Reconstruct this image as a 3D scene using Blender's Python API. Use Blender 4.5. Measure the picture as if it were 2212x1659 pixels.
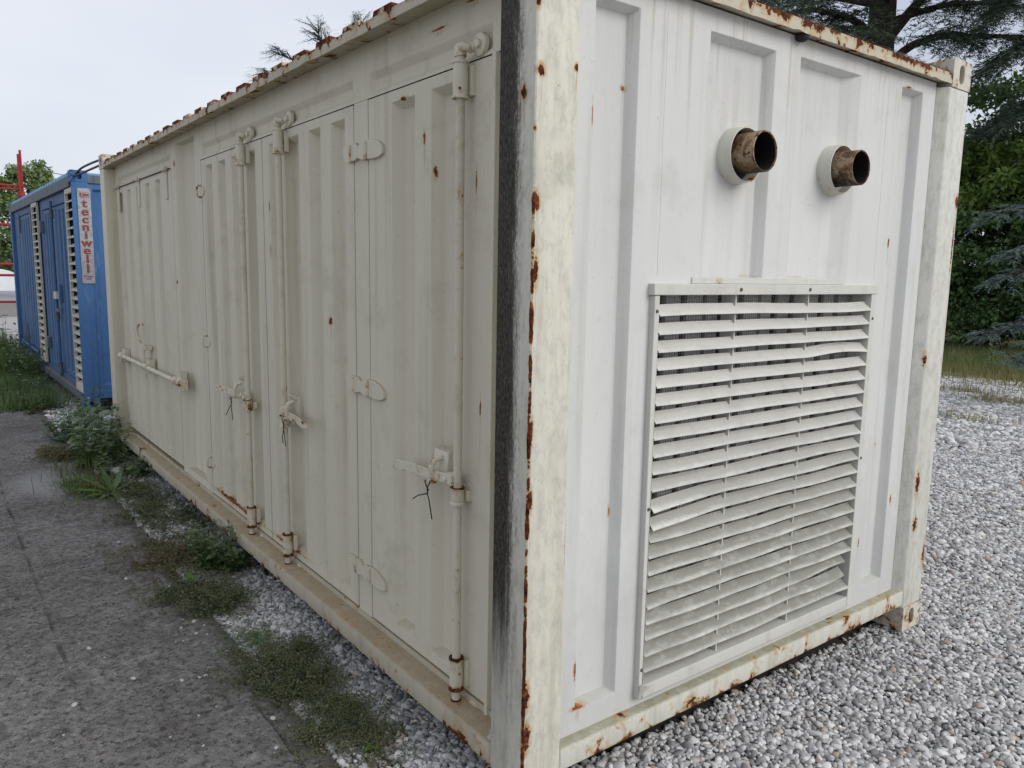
import bpy, bmesh, math, random
import numpy as np
from mathutils import Vector, Matrix

# ------------------------------------------------------------------ scene, camera, light
for o in list(bpy.data.objects):
    bpy.data.objects.remove(o, do_unlink=True)
scene = bpy.context.scene
C = scene.collection
random.seed(7)
RNG = np.random.default_rng(11)
R = math.radians

cam_d = bpy.data.cameras.new('camera')
cam = bpy.data.objects.new('camera', cam_d)
C.objects.link(cam)
scene.camera = cam
cam_d.sensor_width = 36.0
cam_d.lens = 36.0 * 1678.75 / 2212.0
cam_d.clip_start = 0.05
cam_d.clip_end = 3000.0
_yaw, _pit, _rol = 0.648948, -0.142209, 0.0172924
_f = Vector((math.sin(_yaw) * math.cos(_pit), math.cos(_yaw) * math.cos(_pit), math.sin(_pit)))
_r = _f.cross(Vector((0, 0, 1))).normalized()
_u = _r.cross(_f)
_r2 = _r * math.cos(_rol) + _u * math.sin(_rol)
_u2 = _u * math.cos(_rol) - _r * math.sin(_rol)
_m = Matrix(((_r2.x, _u2.x, -_f.x), (_r2.y, _u2.y, -_f.y), (_r2.z, _u2.z, -_f.z))).to_4x4()
_m.translation = Vector((-1.31045, -1.64706, 1.65166))
cam.matrix_world = _m

SUN_DIR = Vector((0.30, -0.80, 0.58)).normalized()          # towards the bright part of the cloud
world = bpy.data.worlds.new('World')
scene.world = world
world.use_nodes = True
wn = world.node_tree
wn.nodes.clear()
w_out = wn.nodes.new('ShaderNodeOutputWorld')
w_bg = wn.nodes.new('ShaderNodeBackground')
w_sky = wn.nodes.new('ShaderNodeTexSky')
w_sky.sky_type = 'NISHITA'
w_sky.sun_disc = False
w_sky.sun_elevation = math.asin(SUN_DIR.z)
w_sky.sun_rotation = math.atan2(SUN_DIR.x, SUN_DIR.y)
w_sky.dust_density = 3.0
w_tc = wn.nodes.new('ShaderNodeTexCoord')
w_map = wn.nodes.new('ShaderNodeMapping')
w_map.inputs['Scale'].default_value = (1.0, 1.0, 2.2)
w_noise = wn.nodes.new('ShaderNodeTexNoise')
w_noise.inputs['Scale'].default_value = 1.35
w_noise.inputs['Detail'].default_value = 4.0
w_noise.inputs['Roughness'].default_value = 0.45
w_cr = wn.nodes.new('ShaderNodeValToRGB')                   # cloud deck, brighter and thinner patches
w_cr.color_ramp.elements[0].position = 0.30
w_cr.color_ramp.elements[0].color = (5.5, 5.95, 7.1, 1)
w_cr.color_ramp.elements[1].position = 0.72
w_cr.color_ramp.elements[1].color = (8.1, 8.35, 9.0, 1)
w_mix = wn.nodes.new('ShaderNodeMix')
w_mix.data_type = 'RGBA'
w_mix.inputs[0].default_value = 0.86
wn.links.new(w_tc.outputs['Generated'], w_map.inputs['Vector'])
wn.links.new(w_map.outputs['Vector'], w_noise.inputs['Vector'])
wn.links.new(w_noise.outputs['Fac'], w_cr.inputs['Fac'])
wn.links.new(w_sky.outputs['Color'], w_mix.inputs[6])
wn.links.new(w_cr.outputs['Color'], w_mix.inputs[7])
wn.links.new(w_mix.outputs[2], w_bg.inputs['Color'])
w_bg.inputs['Strength'].default_value = 0.092
wn.links.new(w_bg.outputs['Background'], w_out.inputs['Surface'])

sun_d = bpy.data.lights.new('sun', 'SUN')
sun_d.energy = 1.5
sun_d.angle = R(40)
sun_d.color = (1.0, 0.985, 0.96)
sun = bpy.data.objects.new('sun', sun_d)
C.objects.link(sun)
sun.rotation_euler = (-SUN_DIR).to_track_quat('-Z', 'Y').to_euler()

vs = scene.view_settings
vs.view_transform = 'Standard'
vs.look = 'None'
vs.exposure = 0.26
vs.gamma = 1.0
vs.use_curve_mapping = False
scene.cycles.max_bounces = 5
scene.cycles.diffuse_bounces = 3
scene.cycles.glossy_bounces = 2
scene.cycles.transmission_bounces = 3

# ------------------------------------------------------------------ node helpers
class M:
    """a small builder for procedural materials"""
    def __init__(self, name):
        self.mat = bpy.data.materials.new(name)
        self.mat.use_nodes = True
        self.nt = self.mat.node_tree
        self.nt.nodes.clear()
        self.out = self.nt.nodes.new('ShaderNodeOutputMaterial')
        self.bsdf = self.nt.nodes.new('ShaderNodeBsdfPrincipled')
        self.nt.links.new(self.bsdf.outputs[0], self.out.inputs[0])
        self._oc = None
    def put(self, sock, v):
        if hasattr(v, 'links') or isinstance(v, bpy.types.NodeSocket):
            self.nt.links.new(v, sock)
        elif isinstance(v, (tuple, list)) and sock.type == 'RGBA' and len(v) == 3:
            sock.default_value = (*v, 1)
        else:
            sock.default_value = v
    def obj(self):
        if self._oc is None:
            self._oc = self.nt.nodes.new('ShaderNodeTexCoord').outputs['Object']
        return self._oc
    def pos(self):
        return self.nt.nodes.new('ShaderNodeNewGeometry').outputs['Position']
    def map(self, vec, scale=(1, 1, 1), loc=(0, 0, 0)):
        n = self.nt.nodes.new('ShaderNodeMapping')
        self.put(n.inputs['Vector'], vec)
        n.inputs['Scale'].default_value = scale
        n.inputs['Location'].default_value = loc
        return n.outputs[0]
    def noise(self, vec, scale, detail=4, rough=.5, dist=0, col=False):
        n = self.nt.nodes.new('ShaderNodeTexNoise')
        self.put(n.inputs['Vector'], vec)
        n.inputs['Scale'].default_value = scale
        n.inputs['Detail'].default_value = detail
        n.inputs['Roughness'].default_value = rough
        n.inputs['Distortion'].default_value = dist
        return n.outputs['Color' if col else 'Fac']
    def vor(self, vec, scale, out='Distance', feature='F1', rnd=1.0):
        n = self.nt.nodes.new('ShaderNodeTexVoronoi')
        n.feature = feature
        self.put(n.inputs['Vector'], vec)
        n.inputs['Scale'].default_value = scale
        n.inputs['Randomness'].default_value = rnd
        return n.outputs[out]
    def math(self, op, a, b=0.0, c=None, clamp=False):
        n = self.nt.nodes.new('ShaderNodeMath')
        n.operation = op
        n.use_clamp = clamp
        self.put(n.inputs[0], a)
        self.put(n.inputs[1], b)
        if c is not None:
            self.put(n.inputs[2], c)
        return n.outputs[0]
    def vm(self, op, a, b=(0, 0, 0)):
        n = self.nt.nodes.new('ShaderNodeVectorMath')
        n.operation = op
        self.put(n.inputs[0], a)
        self.put(n.inputs[1], b)
        return n.outputs['Value'] if op in ('LENGTH', 'DISTANCE', 'DOT_PRODUCT') else n.outputs[0]
    def sep(self, v):
        n = self.nt.nodes.new('ShaderNodeSeparateXYZ')
        self.put(n.inputs[0], v)
        return n.outputs
    def ramp(self, x, lo, hi, a=0.0, b=1.0):
        n = self.nt.nodes.new('ShaderNodeMapRange')
        n.interpolation_type = 'SMOOTHSTEP'
        self.put(n.inputs[0], x)
        for i, v in ((1, lo), (2, hi), (3, a), (4, b)):
            self.put(n.inputs[i], v)
        return n.outputs[0]
    def mix(self, fac, a, b, blend='MIX'):
        n = self.nt.nodes.new('ShaderNodeMix')
        n.data_type = 'RGBA'
        n.blend_type = blend
        self.put(n.inputs[0], fac)
        self.put(n.inputs[6], a)
        self.put(n.inputs[7], b)
        return n.outputs[2]
    def cramp(self, x, stops, const=False):
        n = self.nt.nodes.new('ShaderNodeValToRGB')
        cr = n.color_ramp
        cr.interpolation = 'CONSTANT' if const else 'LINEAR'
        while len(cr.elements) < len(stops):
            cr.elements.new(.5)
        for e, (p_, c_) in zip(cr.elements, stops):
            e.position = p_
            e.color = (*c_, 1)
        self.put(n.inputs[0], x)
        return n.outputs[0]
    def normal_z(self):
        return self.sep(self.nt.nodes.new('ShaderNodeNewGeometry').outputs['Normal'])[2]
    def bump(self, h, strength=.3, dist=.002):
        n = self.nt.nodes.new('ShaderNodeBump')
        n.inputs['Strength'].default_value = strength
        n.inputs['Distance'].default_value = dist
        self.put(n.inputs['Height'], h)
        self.nt.links.new(n.outputs[0], self.bsdf.inputs['Normal'])
    def set(self, color=None, rough=None, metal=None, spec=None):
        for k, v in (('Base Color', color), ('Roughness', rough), ('Metallic', metal), ('Specular IOR Level', spec)):
            if v is not None:
                self.put(self.bsdf.inputs[k], v)
        return self.mat

RUST_D, RUST_M, RUST_L = (.022, .010, .008), (.11, .034, .016), (.30, .105, .035)

def paint(name, base, dirt=(.30, .27, .19), dirt_amt=.25, streak=.2, rust=None, rust_scale=7, blobs=(), edge=None,
          top_dust=0.0, dust=(.33, .27, .18), rough=.58, mould=None, speck=.25, chalk=.0, halo=.55, green=0.0, rust_bright=0.0, blotch=0.0, spec=.16):
    m = M(name)
    P = m.obj()
    col = m.mix(m.noise(P, 1.3, 3), tuple(c * .93 for c in base), base)
    st = m.ramp(m.noise(m.map(P, (15, 15, .7)), 1.0, 5, .6), .50, .78)
    col = m.mix(m.math('MULTIPLY', st, streak), col, dirt)
    mo = m.ramp(m.noise(P, 4.5, 6, .72), .50, .75)
    col = m.mix(m.math('MULTIPLY', mo, dirt_amt), col, dirt)
    if chalk:
        ch = m.ramp(m.noise(m.map(P, (9, 9, 2), (3, 1, 7)), 1.0, 6, .7), .55, .75)
        col = m.mix(m.math('MULTIPLY', ch, chalk), col, (.42, .44, .45))
    if green:
        gr = m.ramp(m.noise(m.map(P, (26, 26, 3), (9, 4, 2)), 1.0, 8, .75), .42, .75)
        col = m.mix(m.math('MULTIPLY', gr, green), col, (.27, .26, .15))
    if blotch:
        bl = m.ramp(m.noise(m.map(P, (1, 1, .55), (2, 6, 1)), 27, 7, .78), .46, .62)
        col = m.mix(m.math('MULTIPLY', bl, blotch), col, (.33, .33, .285))
    if speck:
        sp = m.ramp(m.noise(P, 85, 2), .70, .76)
        col = m.mix(m.math('MULTIPLY', sp, speck), col, (.16, .13, .10))
    if top_dust:
        nz = m.ramp(m.normal_z(), .35, .9)
        dn = m.ramp(m.noise(P, 22, 6, .7), .25, .65, .55, 1.0)
        dc = m.mix(m.noise(P, 60, 5, .7), tuple(c * .55 for c in dust), tuple(c * 1.35 for c in dust))
        col = m.mix(m.math('MULTIPLY', m.math('MULTIPLY', nz, dn), top_dust), col, dc)
    if mould:
        col = mould(m, P, col)
    masks, halos = [], []
    warp = m.noise(P, 55, 4, .65)
    if rust is not None:
        n = m.noise(P, rust_scale, 6, .68, .3)
        if edge:
            n = m.math('ADD', n, edge(m, P))
        masks.append(m.ramp(n, rust, rust + .025))
        halos.append(m.ramp(n, rust - .09, rust + .01))
    if blobs:
        dmin = None
        for c_, r_ in blobs:
            d = m.vm('LENGTH', m.vm('DIVIDE', m.vm('SUBTRACT', P, c_), r_))
            dmin = d if dmin is None else m.math('MINIMUM', dmin, d)
        dmin = m.math('ADD', dmin, m.math('MULTIPLY', m.math('SUBTRACT', warp, .5), 2.6))
        drip = None
        for c_, r_ in blobs:
            c2, r2 = (c_[0], c_[1], c_[2] - r_[2] * 3.2), (r_[0] * .75, r_[1] * .75, r_[2] * 3.6)
            d = m.vm('LENGTH', m.vm('DIVIDE', m.vm('SUBTRACT', P, c2), r2))
            drip = d if drip is None else m.math('MINIMUM', drip, d)
        dst = m.math('MULTIPLY', m.ramp(drip, 1.0, .25, 0, 1), m.ramp(m.noise(m.map(P, (120, 120, 5)), 1.0, 4, .6), .40, .62))
        col = m.mix(m.math('MULTIPLY', dst, .62), col, (.40, .26, .12))
        masks.append(m.ramp(dmin, .95, .85, 0, 1))
        halos.append(m.ramp(dmin, 1.9, .9, 0, 1))
    rgh = rough
    if masks:
        mk = masks[0] if len(masks) == 1 else m.math('MAXIMUM', *masks)
        hl = halos[0] if len(halos) == 1 else m.math('MAXIMUM', *halos)
        rc = m.cramp(m.math('ADD', m.noise(P, 38, 5, .7), rust_bright), [(.36, RUST_D), (.52, RUST_M), (.68, RUST_L), (.85, (.42, .20, .08))])
        col = m.mix(m.math('MULTIPLY', hl, halo), col, (.44, .27, .10))
        col = m.mix(mk, col, rc)
        rgh = m.math('ADD', m.math('MULTIPLY', mk, .4), rough)
        h = m.math('SUBTRACT', m.math('MULTIPLY', m.noise(P, 30, 6, .6), .35), m.math('MULTIPLY', mk, .5))
    else:
        h = m.noise(P, 30, 6, .6)
    h = m.math('ADD', h, m.math('MULTIPLY', m.noise(P, 2.6, 2, .4), 3.0))
    m.bump(h, .40, .0018)
    return m.set(col, rgh, spec=spec)

def plain(name, c, rough=.6, var=.25, scale=12, metal=0.0):
    m = M(name)
    P = m.obj()
    col = m.mix(m.noise(P, scale, 6, .65), tuple(x * (1 - var) for x in c), tuple(min(1, x * (1 + var)) for x in c))
    m.bump(m.noise(P, scale * 4, 5, .6), .25, .002)
    return m.set(col, rough, metal=metal, spec=.3)

MAT = {}
CREAM = (.68, .635, .505)
WHITE = (.70, .71, .70)
SIDE_BLOBS = [((.09, .715, 2.10), (.02, .008, .020)), ((.09, .66, 1.98), (.02, .005, .020)), ((.09, .40, 1.93), (.02, .004, .03)),
              ((.09, 1.50, 1.43), (.03, .016, .018)), ((.09, 1.62, 1.40), (.03, .004, .02)), ((.09, .365, 1.22), (.02, .004, .03)),
              ((.09, 2.05, .262), (.05, .20, .012)), ((.09, 2.98, .268), (.05, .28, .014)), ((.09, 2.62, .262), (.05, .20, .012)),
              ((.09, .86, 2.252), (.02, .022, .006)), ((.09, 3.95, 2.33), (.03, .014, .025)), ((.09, 3.78, .93), (.03, .020, .020)),
              ((.09, 4.0, 1.55), (.03, .02, .012)), ((.09, .62, 2.43), (.02, .05, .004)), ((.09, .42, 2.47), (.02, .04, .004)),
              ((.09, 2.20, 1.95), (.03, .006, .025)), ((.09, 2.20, 1.74), (.03, .004, .03))]
MAT['side'] = paint('weathered_cream_paint', CREAM, dirt=(.36, .325, .235), dirt_amt=.34, streak=.42, blobs=SIDE_BLOBS, speck=.40, halo=.35, rust_bright=.10, top_dust=.75, dust=(.34, .29, .20))
END_BLOBS = [((.395, .06, 2.20), (.009, .04, .009)), ((.245, .045, 2.10), (.004, .02, .035)), ((1.97, .06, 1.97), (.008, .05, .012)),
             ((1.94, .05, 1.80), (.008, .05, .018)), ((.24, .05, .42), (.006, .03, .03)), ((2.0, .045, 2.436), (.02, .01, .005)),
             ((1.02, .045, 1.655), (.04, .03, .006)), ((1.35, .045, 1.655), (.06, .03, .005)), ((.40, .06, .90), (.004, .04, .016)),
             ((2.15, .05, .66), (.006, .04, .018)), ((2.05, .05, .92), (.006, .04, .010)), ((.1515, .045, .62), (.004, .03, .12)),
             ((.26, .045, .29), (.03, .03, .008)), ((.30, .045, .44), (.006, .03, .012)), ((1.9, .045, .5), (.004, .03, .02))]
def end_grime(m, P, col):
    x, y, z = m.sep(P)
    n = m.noise(m.map(P, (7, 7, 3.5), (2, 5, 1)), 1.0, 7, .72)
    low = m.ramp(m.math('ADD', z, m.math('MULTIPLY', m.math('SUBTRACT', n, .5), 1.5)), 1.05, .35)
    col = m.mix(m.math('MULTIPLY', low, .50), col, (.46, .465, .45))
    run = m.ramp(m.noise(m.map(P, (34, 34, 1.0), (0, 0, 9)), 1.0, 5, .62), .55, .72)
    hi = m.ramp(m.math('ADD', z, m.math('MULTIPLY', n, .5)), 2.25, 2.62)
    col = m.mix(m.math('MULTIPLY', m.math('MULTIPLY', run, hi), .5), col, (.42, .39, .30))
    return m.mix(m.math('MULTIPLY', run, .14), col, (.40, .39, .34))
MAT['end'] = paint('white_end_paint', (.640, .637, .610), dirt=(.40, .385, .33), dirt_amt=.34, streak=.36, blobs=END_BLOBS, speck=.30, chalk=.26, halo=.5, rust_bright=.14, top_dust=.6, dust=(.30, .28, .19), mould=end_grime)

def near_edge(m, P):
    x, y, z = m.sep(P)
    s = m.math('ADD', m.math('ABSOLUTE', x), m.math('ABSOLUTE', y))
    wz = m.noise(m.map(P, (0, 0, 2.2), (0, 0, 4)), 1.0, 3, .5)
    b = m.ramp(s, .006, .014, .40, 0)
    lowz = m.ramp(z, 1.75, 2.0, 1.0, .55)
    return m.math('MULTIPLY', m.math('MULTIPLY', b, lowz), m.ramp(wz, .32, .46, .35, 1.0))
def black_mould(m, P, col):
    x, y, z = m.sep(P)
    n = m.noise(m.map(P, (40, 40, 4.5)), 1.0, 7, .7)
    g_ = m.noise(m.map(P, (150, 150, 60), (1, 7, 3)), 1.0, 5, .75)
    yy = m.math('ADD', y, m.math('MULTIPLY', m.math('SUBTRACT', n, .5), .10))
    yy = m.math('ADD', yy, m.math('MULTIPLY', m.math('SUBTRACT', g_, .5), .11))
    k = m.ramp(yy, .040, .094)
    low = m.ramp(m.math('ADD', z, m.math('MULTIPLY', n, .5)), .55, 1.0, .15, 1)
    k = m.math('MULTIPLY', k, low)
    xk = m.ramp(x, .02, .005)
    k = m.math('MULTIPLY', k, xk)
    sc = m.ramp(m.noise(m.map(P, (120, 120, 28), (4, 2, 8)), 1.0, 5, .7), .62, .74)
    bc = m.mix(sc, m.mix(m.ramp(g_, .4, .65), (.016, .014, .011), (.095, .086, .070)), (.34, .32, .25))
    return m.mix(m.math('MULTIPLY', k, .97), col, bc)
POST_BLOBS = [((.012, 0, 2.47), (.012, .012, .03)), ((.050, 0, 2.455), (.008, .02, .02)), ((.006, .0, 2.34), (.008, .008, .018)), ((.022, 0, 2.41), (.008, .02, .012)),
              ((.016, 0, 2.175), (.014, .014, .020)), ((0, .050, 2.125), (.02, .016, .020)), ((.140, 0, 2.20), (.010, .02, .014)),
              ((.012, 0, 1.84), (.010, .008, .030)), ((.1475, 0, .85), (.004, .03, .10)), ((.012, 0, 1.66), (.010, .008, .05)),
              ((.012, 0, .30), (.020, .012, .05)), ((.010, 0, .43), (.014, .012, .05)), ((.010, 0, 1.02), (.010, .012, .04)), ((.008, 0, 1.22), (.008, .012, .05))]
POST_BLOBS = [(c_, (r_[0] * .75, r_[1] * .75, r_[2] * .8)) for c_, r_ in POST_BLOBS]
MAT['post'] = paint('mottled_post_paint', (.685, .660, .565), dirt=(.37, .345, .26), dirt_amt=.55, streak=.40, rust=.82, rust_scale=9, rough=.7, blobs=POST_BLOBS, edge=near_edge,
                    mould=black_mould, green=.40, blotch=.34, speck=.6, halo=.75, spec=.05)
MAT['post_far'] = paint('far_post_paint', (.64, .635, .575), dirt=(.34, .32, .24), dirt_amt=.35, streak=.3, rust=.735, rust_scale=6, green=.35, blotch=.40, speck=.4,
                        blobs=[((2.30, 0, .72), (.02, .03, .05)), ((2.31, 0, .52), (.02, .03, .03)), ((2.42, 0, 2.0), (.012, .02, .03)), ((2.42, 0, 1.8), (.006, .02, .1)),
                               ((2.27, .02, 1.3), (.01, .03, .03)), ((2.43, .01, .35), (.02, .03, .05))])
def low_edge(m, P):
    x, y, z = m.sep(P)
    return m.ramp(z, .165, .122, 0, .13)
MAT['rail'] = paint('bottom_rail_paint', (.52, .475, .37), dirt=(.30, .235, .15), dirt_amt=.65, streak=.6, rust=.64, rust_scale=10, edge=low_edge, top_dust=.95,
                    dust=(.35, .275, .175), speck=.5, rough=.7, halo=.6)
MAT['rail_end'] = paint('end_rail_paint', (.61, .60, .53), dirt=(.33, .32, .20), dirt_amt=.45, streak=.5, rust=.61, rust_scale=11, edge=low_edge, top_dust=.75,
                        dust=(.235, .225, .125), speck=.5, rough=.62, green=.40, halo=.75)
def hi_edge(m, P):
    x, y, z = m.sep(P)
    return m.ramp(z, 2.492, 2.525, 0, .12)
MAT['top_rail'] = paint('top_rail_paint', (.53, .49, .385), dirt=(.36, .27, .18), dirt_amt=.6, streak=.4, rust=.585, rust_scale=12, edge=hi_edge, top_dust=.9,
                        dust=(.16, .12, .085), speck=.4, rough=.7, halo=.7)
MAT['casting'] = paint('casting_paint', (.60, .58, .50), dirt=(.33, .28, .2), dirt_amt=.5, streak=.4, rust=.57, rust_scale=14, speck=.4, rough=.65, halo=.8)
MAT['bar'] = paint('bar_paint', (.665, .62, .495), dirt=(.27, .225, .14), dirt_amt=.65, streak=.5, rust=.67, rust_scale=14, speck=.35, halo=.8)
HW_BLOBS = [((.05, y_, z_), (.05, .05, h_)) for y_ in (.436, 1.966, 2.498) for z_, h_ in ((.357, .010), (.243, .012), (.952, .005), (.195, .012))]
MAT['hardware'] = paint('hardware_paint', (.68, .635, .51), dirt=(.30, .24, .15), dirt_amt=.35, streak=.2, rust=.60, rust_scale=22, blobs=HW_BLOBS, speck=.35, halo=.8)
def slat_dirt(m, P, col):
    x, y, z = m.sep(P)
    n = m.noise(m.map(P, (9, 9, 30)), 1.0, 7, .7)
    up = m.ramp(m.math('ADD', y, m.math('MULTIPLY', n, .03)), .026, .048)
    lowz = m.ramp(z, 1.35, .55, .25, 1.0)
    f = m.math('MULTIPLY', m.math('MULTIPLY', up, lowz), .85)
    col = m.mix(f, col, (.20, .20, .165))
    n2 = m.ramp(m.noise(m.map(P, (1, 1, 1.6), (3, 1, 4)), 16, 6, .7), .48, .66)
    return m.mix(m.math('MULTIPLY', m.math('MULTIPLY', n2, m.math('ADD', lowz, .2)), .62), col, (.40, .40, .36))
MAT['slat'] = paint('louver_slat_paint', (.69, .68, .625), dirt=(.40, .385, .31), dirt_amt=.3, streak=.12, mould=slat_dirt, speck=.35, rough=.42)
MAT['frame'] = paint('louver_frame_paint', (.60, .595, .545), dirt=(.33, .31, .23), dirt_amt=.35, streak=.3, rust=.72, rust_scale=12, speck=.4, halo=.6)

def rust_pipe():
    m = M('rusty_exhaust_steel')
    P = m.obj()
    n = m.noise(P, 9, 8, .7, .6)
    col = m.cramp(n, [(.30, (.035, .03, .024)), (.42, (.075, .034, .02)), (.50, (.20, .11, .055)), (.57, (.36, .29, .19)), (.64, (.22, .105, .045)), (.76, (.10, .042, .02))])
    pits = m.ramp(m.noise(P, 70, 3), .60, .66)
    col = m.mix(pits, col, (.055, .022, .012))
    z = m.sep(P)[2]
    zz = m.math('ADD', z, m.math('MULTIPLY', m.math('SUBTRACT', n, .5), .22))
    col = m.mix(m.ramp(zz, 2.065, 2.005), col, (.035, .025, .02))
    m.bump(n, .5, .003)
    return m.set(col, .8, spec=.3)
MAT['sleeve'] = paint('sleeve_paint', (.60, .595, .52), dirt=(.32, .28, .19), dirt_amt=.35, streak=.25, rust=.67, rust_scale=14, speck=.5, halo=.6, rust_bright=.08)
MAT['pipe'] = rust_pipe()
MAT['soot'] = plain('soot_black', (.012, .011, .011), .9, .4)
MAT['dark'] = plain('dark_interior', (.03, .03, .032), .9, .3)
MAT['inner'] = plain('pale_inner_baffle', (.60, .60, .57), .7, .2)
MAT['wire'] = plain('galvanised_wire', (.30, .30, .29), .5, .2, metal=.5)
MAT['black_wire'] = plain('black_iron_wire', (.02, .016, .015), .55, .3)
MAT['steel'] = plain('bare_screw_steel', (.12, .09, .075), .5, .4, 40, metal=.4)
MAT['bolt'] = plain('pale_bolt', (.5, .49, .44), .5, .2, 40)
MAT['hose'] = plain('black_hose', (.03, .03, .033), .55, .3)

# ------------------------------------------------------------------ mesh helpers
class MB:
    def __init__(self):
        self.v, self.f = [], []
    def add(self, vs_, fs_):
        n = len(self.v)
        self.v += [tuple(q) for q in vs_]
        self.f += [tuple(i + n for i in q) for q in fs_]
        return self
    def box(self, x0, x1, y0, y1, z0, z1):
        return self.add([(x0, y0, z0), (x1, y0, z0), (x1, y1, z0), (x0, y1, z0), (x0, y0, z1), (x1, y0, z1), (x1, y1, z1), (x0, y1, z1)],
                        [(0, 3, 2, 1), (4, 5, 6, 7), (0, 1, 5, 4), (1, 2, 6, 5), (2, 3, 7, 6), (3, 0, 4, 7)])
    def quad(self, a, b, c, d):
        return self.add([a, b, c, d], [(0, 1, 2, 3)])
    def tube(self, path, r, seg=10, cap=True):
        path = [Vector(q) for q in path]
        rs = r if isinstance(r, (list, tuple)) else [r] * len(path)
        rings = []
        t0 = (path[1] - path[0]).normalized()
        a = t0.cross(Vector((0, 0, 1)))
        if a.length < .1:
            a = t0.cross(Vector((1, 0, 0)))
        a.normalize()
        n0 = len(self.v)
        for i, q in enumerate(path):
            t = (path[min(i + 1, len(path) - 1)] - path[max(i - 1, 0)]).normalized()
            a = (a - t * a.dot(t)).normalized()
            b = t.cross(a)
            for k in range(seg):
                an = 2 * math.pi * k / seg
                self.v.append(tuple(q + (a * math.cos(an) + b * math.sin(an)) * rs[i]))
        for i in range(len(path) - 1):
            for k in range(seg):
                k2 = (k + 1) % seg
                self.f.append((n0 + i * seg + k, n0 + i * seg + k2, n0 + (i + 1) * seg + k2, n0 + (i + 1) * seg + k))
        if cap:
            self.f.append(tuple(n0 + k for k in range(seg))[::-1])
            self.f.append(tuple(n0 + (len(path) - 1) * seg + k for k in range(seg)))
        return self
    def lathe(self, o, axis, prof, seg=20, cap=True):
        """prof: list of (distance along axis, radius)"""
        ax = Vector(axis).normalized()
        o = Vector(o)
        a = ax.cross(Vector((0, 0, 1)))
        if a.length < .1:
            a = ax.cross(Vector((1, 0, 0)))
        a.normalize()
        b = ax.cross(a)
        n0 = len(self.v)
        for h, r in prof:
            for k in range(seg):
                an = 2 * math.pi * k / seg
                self.v.append(tuple(o + ax * h + (a * math.cos(an) + b * math.sin(an)) * r))
        for i in range(len(prof) - 1):
            for k in range(seg):
                k2 = (k + 1) % seg
                self.f.append((n0 + i * seg + k, n0 + i * seg + k2, n0 + (i + 1) * seg + k2, n0 + (i + 1) * seg + k))
        if cap:
            self.f.append(tuple(n0 + k for k in range(seg))[::-1])
            self.f.append(tuple(n0 + (len(prof) - 1) * seg + k for k in range(seg)))
        return self
    def prism(self, pts, off):
        """closed polygon pts (3-D) extruded by the vector off"""
        n = len(pts)
        q = [tuple(Vector(p_) + Vector(off)) for p_ in pts]
        fs_ = [tuple(range(n))[::-1], tuple(range(n, 2 * n))]
        for i in range(n):
            j = (i + 1) % n
            fs_.append((i, j, n + j, n + i))
        return self.add(list(pts) + q, fs_)
    def build(self, name, mat, parent=None, bevel=0.0, seg=2, smooth=False, angle=35, merge=True):
        me = bpy.data.meshes.new(name)
        me.from_pydata(self.v, [], self.f)
        if bevel or merge:
            bm = bmesh.new()
            bm.from_mesh(me)
            bmesh.ops.remove_doubles(bm, verts=bm.verts, dist=1e-5)
            bmesh.ops.recalc_face_normals(bm, faces=bm.faces)
            if bevel:
                es = [e for e in bm.edges if len(e.link_faces) == 2 and e.calc_face_angle(0) > R(18)]
                if es:
                    bmesh.ops.bevel(bm, geom=es, offset=bevel, segments=seg, profile=.5, affect='EDGES', clamp_overlap=True)
            bm.to_mesh(me)
            bm.free()
        me.update()
        if smooth or bevel:
            me.shade_smooth()
            me.set_sharp_from_angle(angle=R(20 if bevel else angle))
        me.materials.append(mat)
        return link(name, me, parent)

def link(name, data, parent=None):
    o = bpy.data.objects.new(name, data)
    C.objects.link(o)
    if parent is not None:
        o.parent = parent
    return o
def tag(o, label=None, cat=None, group=None, kind=None):
    for k, v in (('label', label), ('category', cat), ('group', group), ('kind', kind)):
        if v:
            o[k] = v
    return o
def thing(name, label, cat, loc=(0, 0, 0), rz=0.0, group=None):
    o = link(name, None)
    o.location = loc
    o.rotation_euler = (0, 0, rz)
    return tag(o, label, cat, group)

def recess_panel(mb, ax, plane, u0, u1, z0, z1, recs, depth):
    """a pressed sheet: recs = [(ua, ub, za, zb, slope_a, slope_b, slope_z)], sorted, recessed by depth"""
    def P(u, z, d=0.0):
        return (plane + d, u, z) if ax == 'x' else (u, plane + d, z)
    zs = sorted({round(q, 5) for q in [z0, z1] + [rc[2] for rc in recs] + [rc[3] for rc in recs]})
    def strip(a, b, lo, hi):
        lv = [q for q in zs if lo - 1e-6 <= q <= hi + 1e-6]
        for p_, q_ in zip(lv[:-1], lv[1:]):
            mb.quad(P(a, p_), P(b, p_), P(b, q_), P(a, q_))
    def poly(pts):
        mb.add(pts, [tuple(range(len(pts)))])
    cu = u0
    for rc in recs:
        ua, ub, za, zb, sa, sb, sz = rc[:7]
        dp = rc[7] if len(rc) > 7 else depth
        if ua > cu + 1e-6:
            strip(cu, ua, z0, z1)
        strip(ua, ub, z0, za)
        strip(ua, ub, zb, z1)
        mids = [q for q in zs if za + 1e-6 < q < zb - 1e-6]
        a, b, c, d = P(ua, za), P(ub, za), P(ub, zb), P(ua, zb)
        e, f, g, h = P(ua + sa, za + sz, dp), P(ub - sb, za + sz, dp), P(ub - sb, zb - sz, dp), P(ua + sa, zb - sz, dp)
        mb.quad(a, b, f, e).quad(c, d, h, g).quad(e, f, g, h)
        poly([b] + [P(ub, q) for q in mids] + [c, g, f])
        poly([d] + [P(ua, q) for q in mids[::-1]] + [a, e, h])
        cu = ub
    if cu < u1 - 1e-6:
        strip(cu, u1, z0, z1)
    return mb
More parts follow.
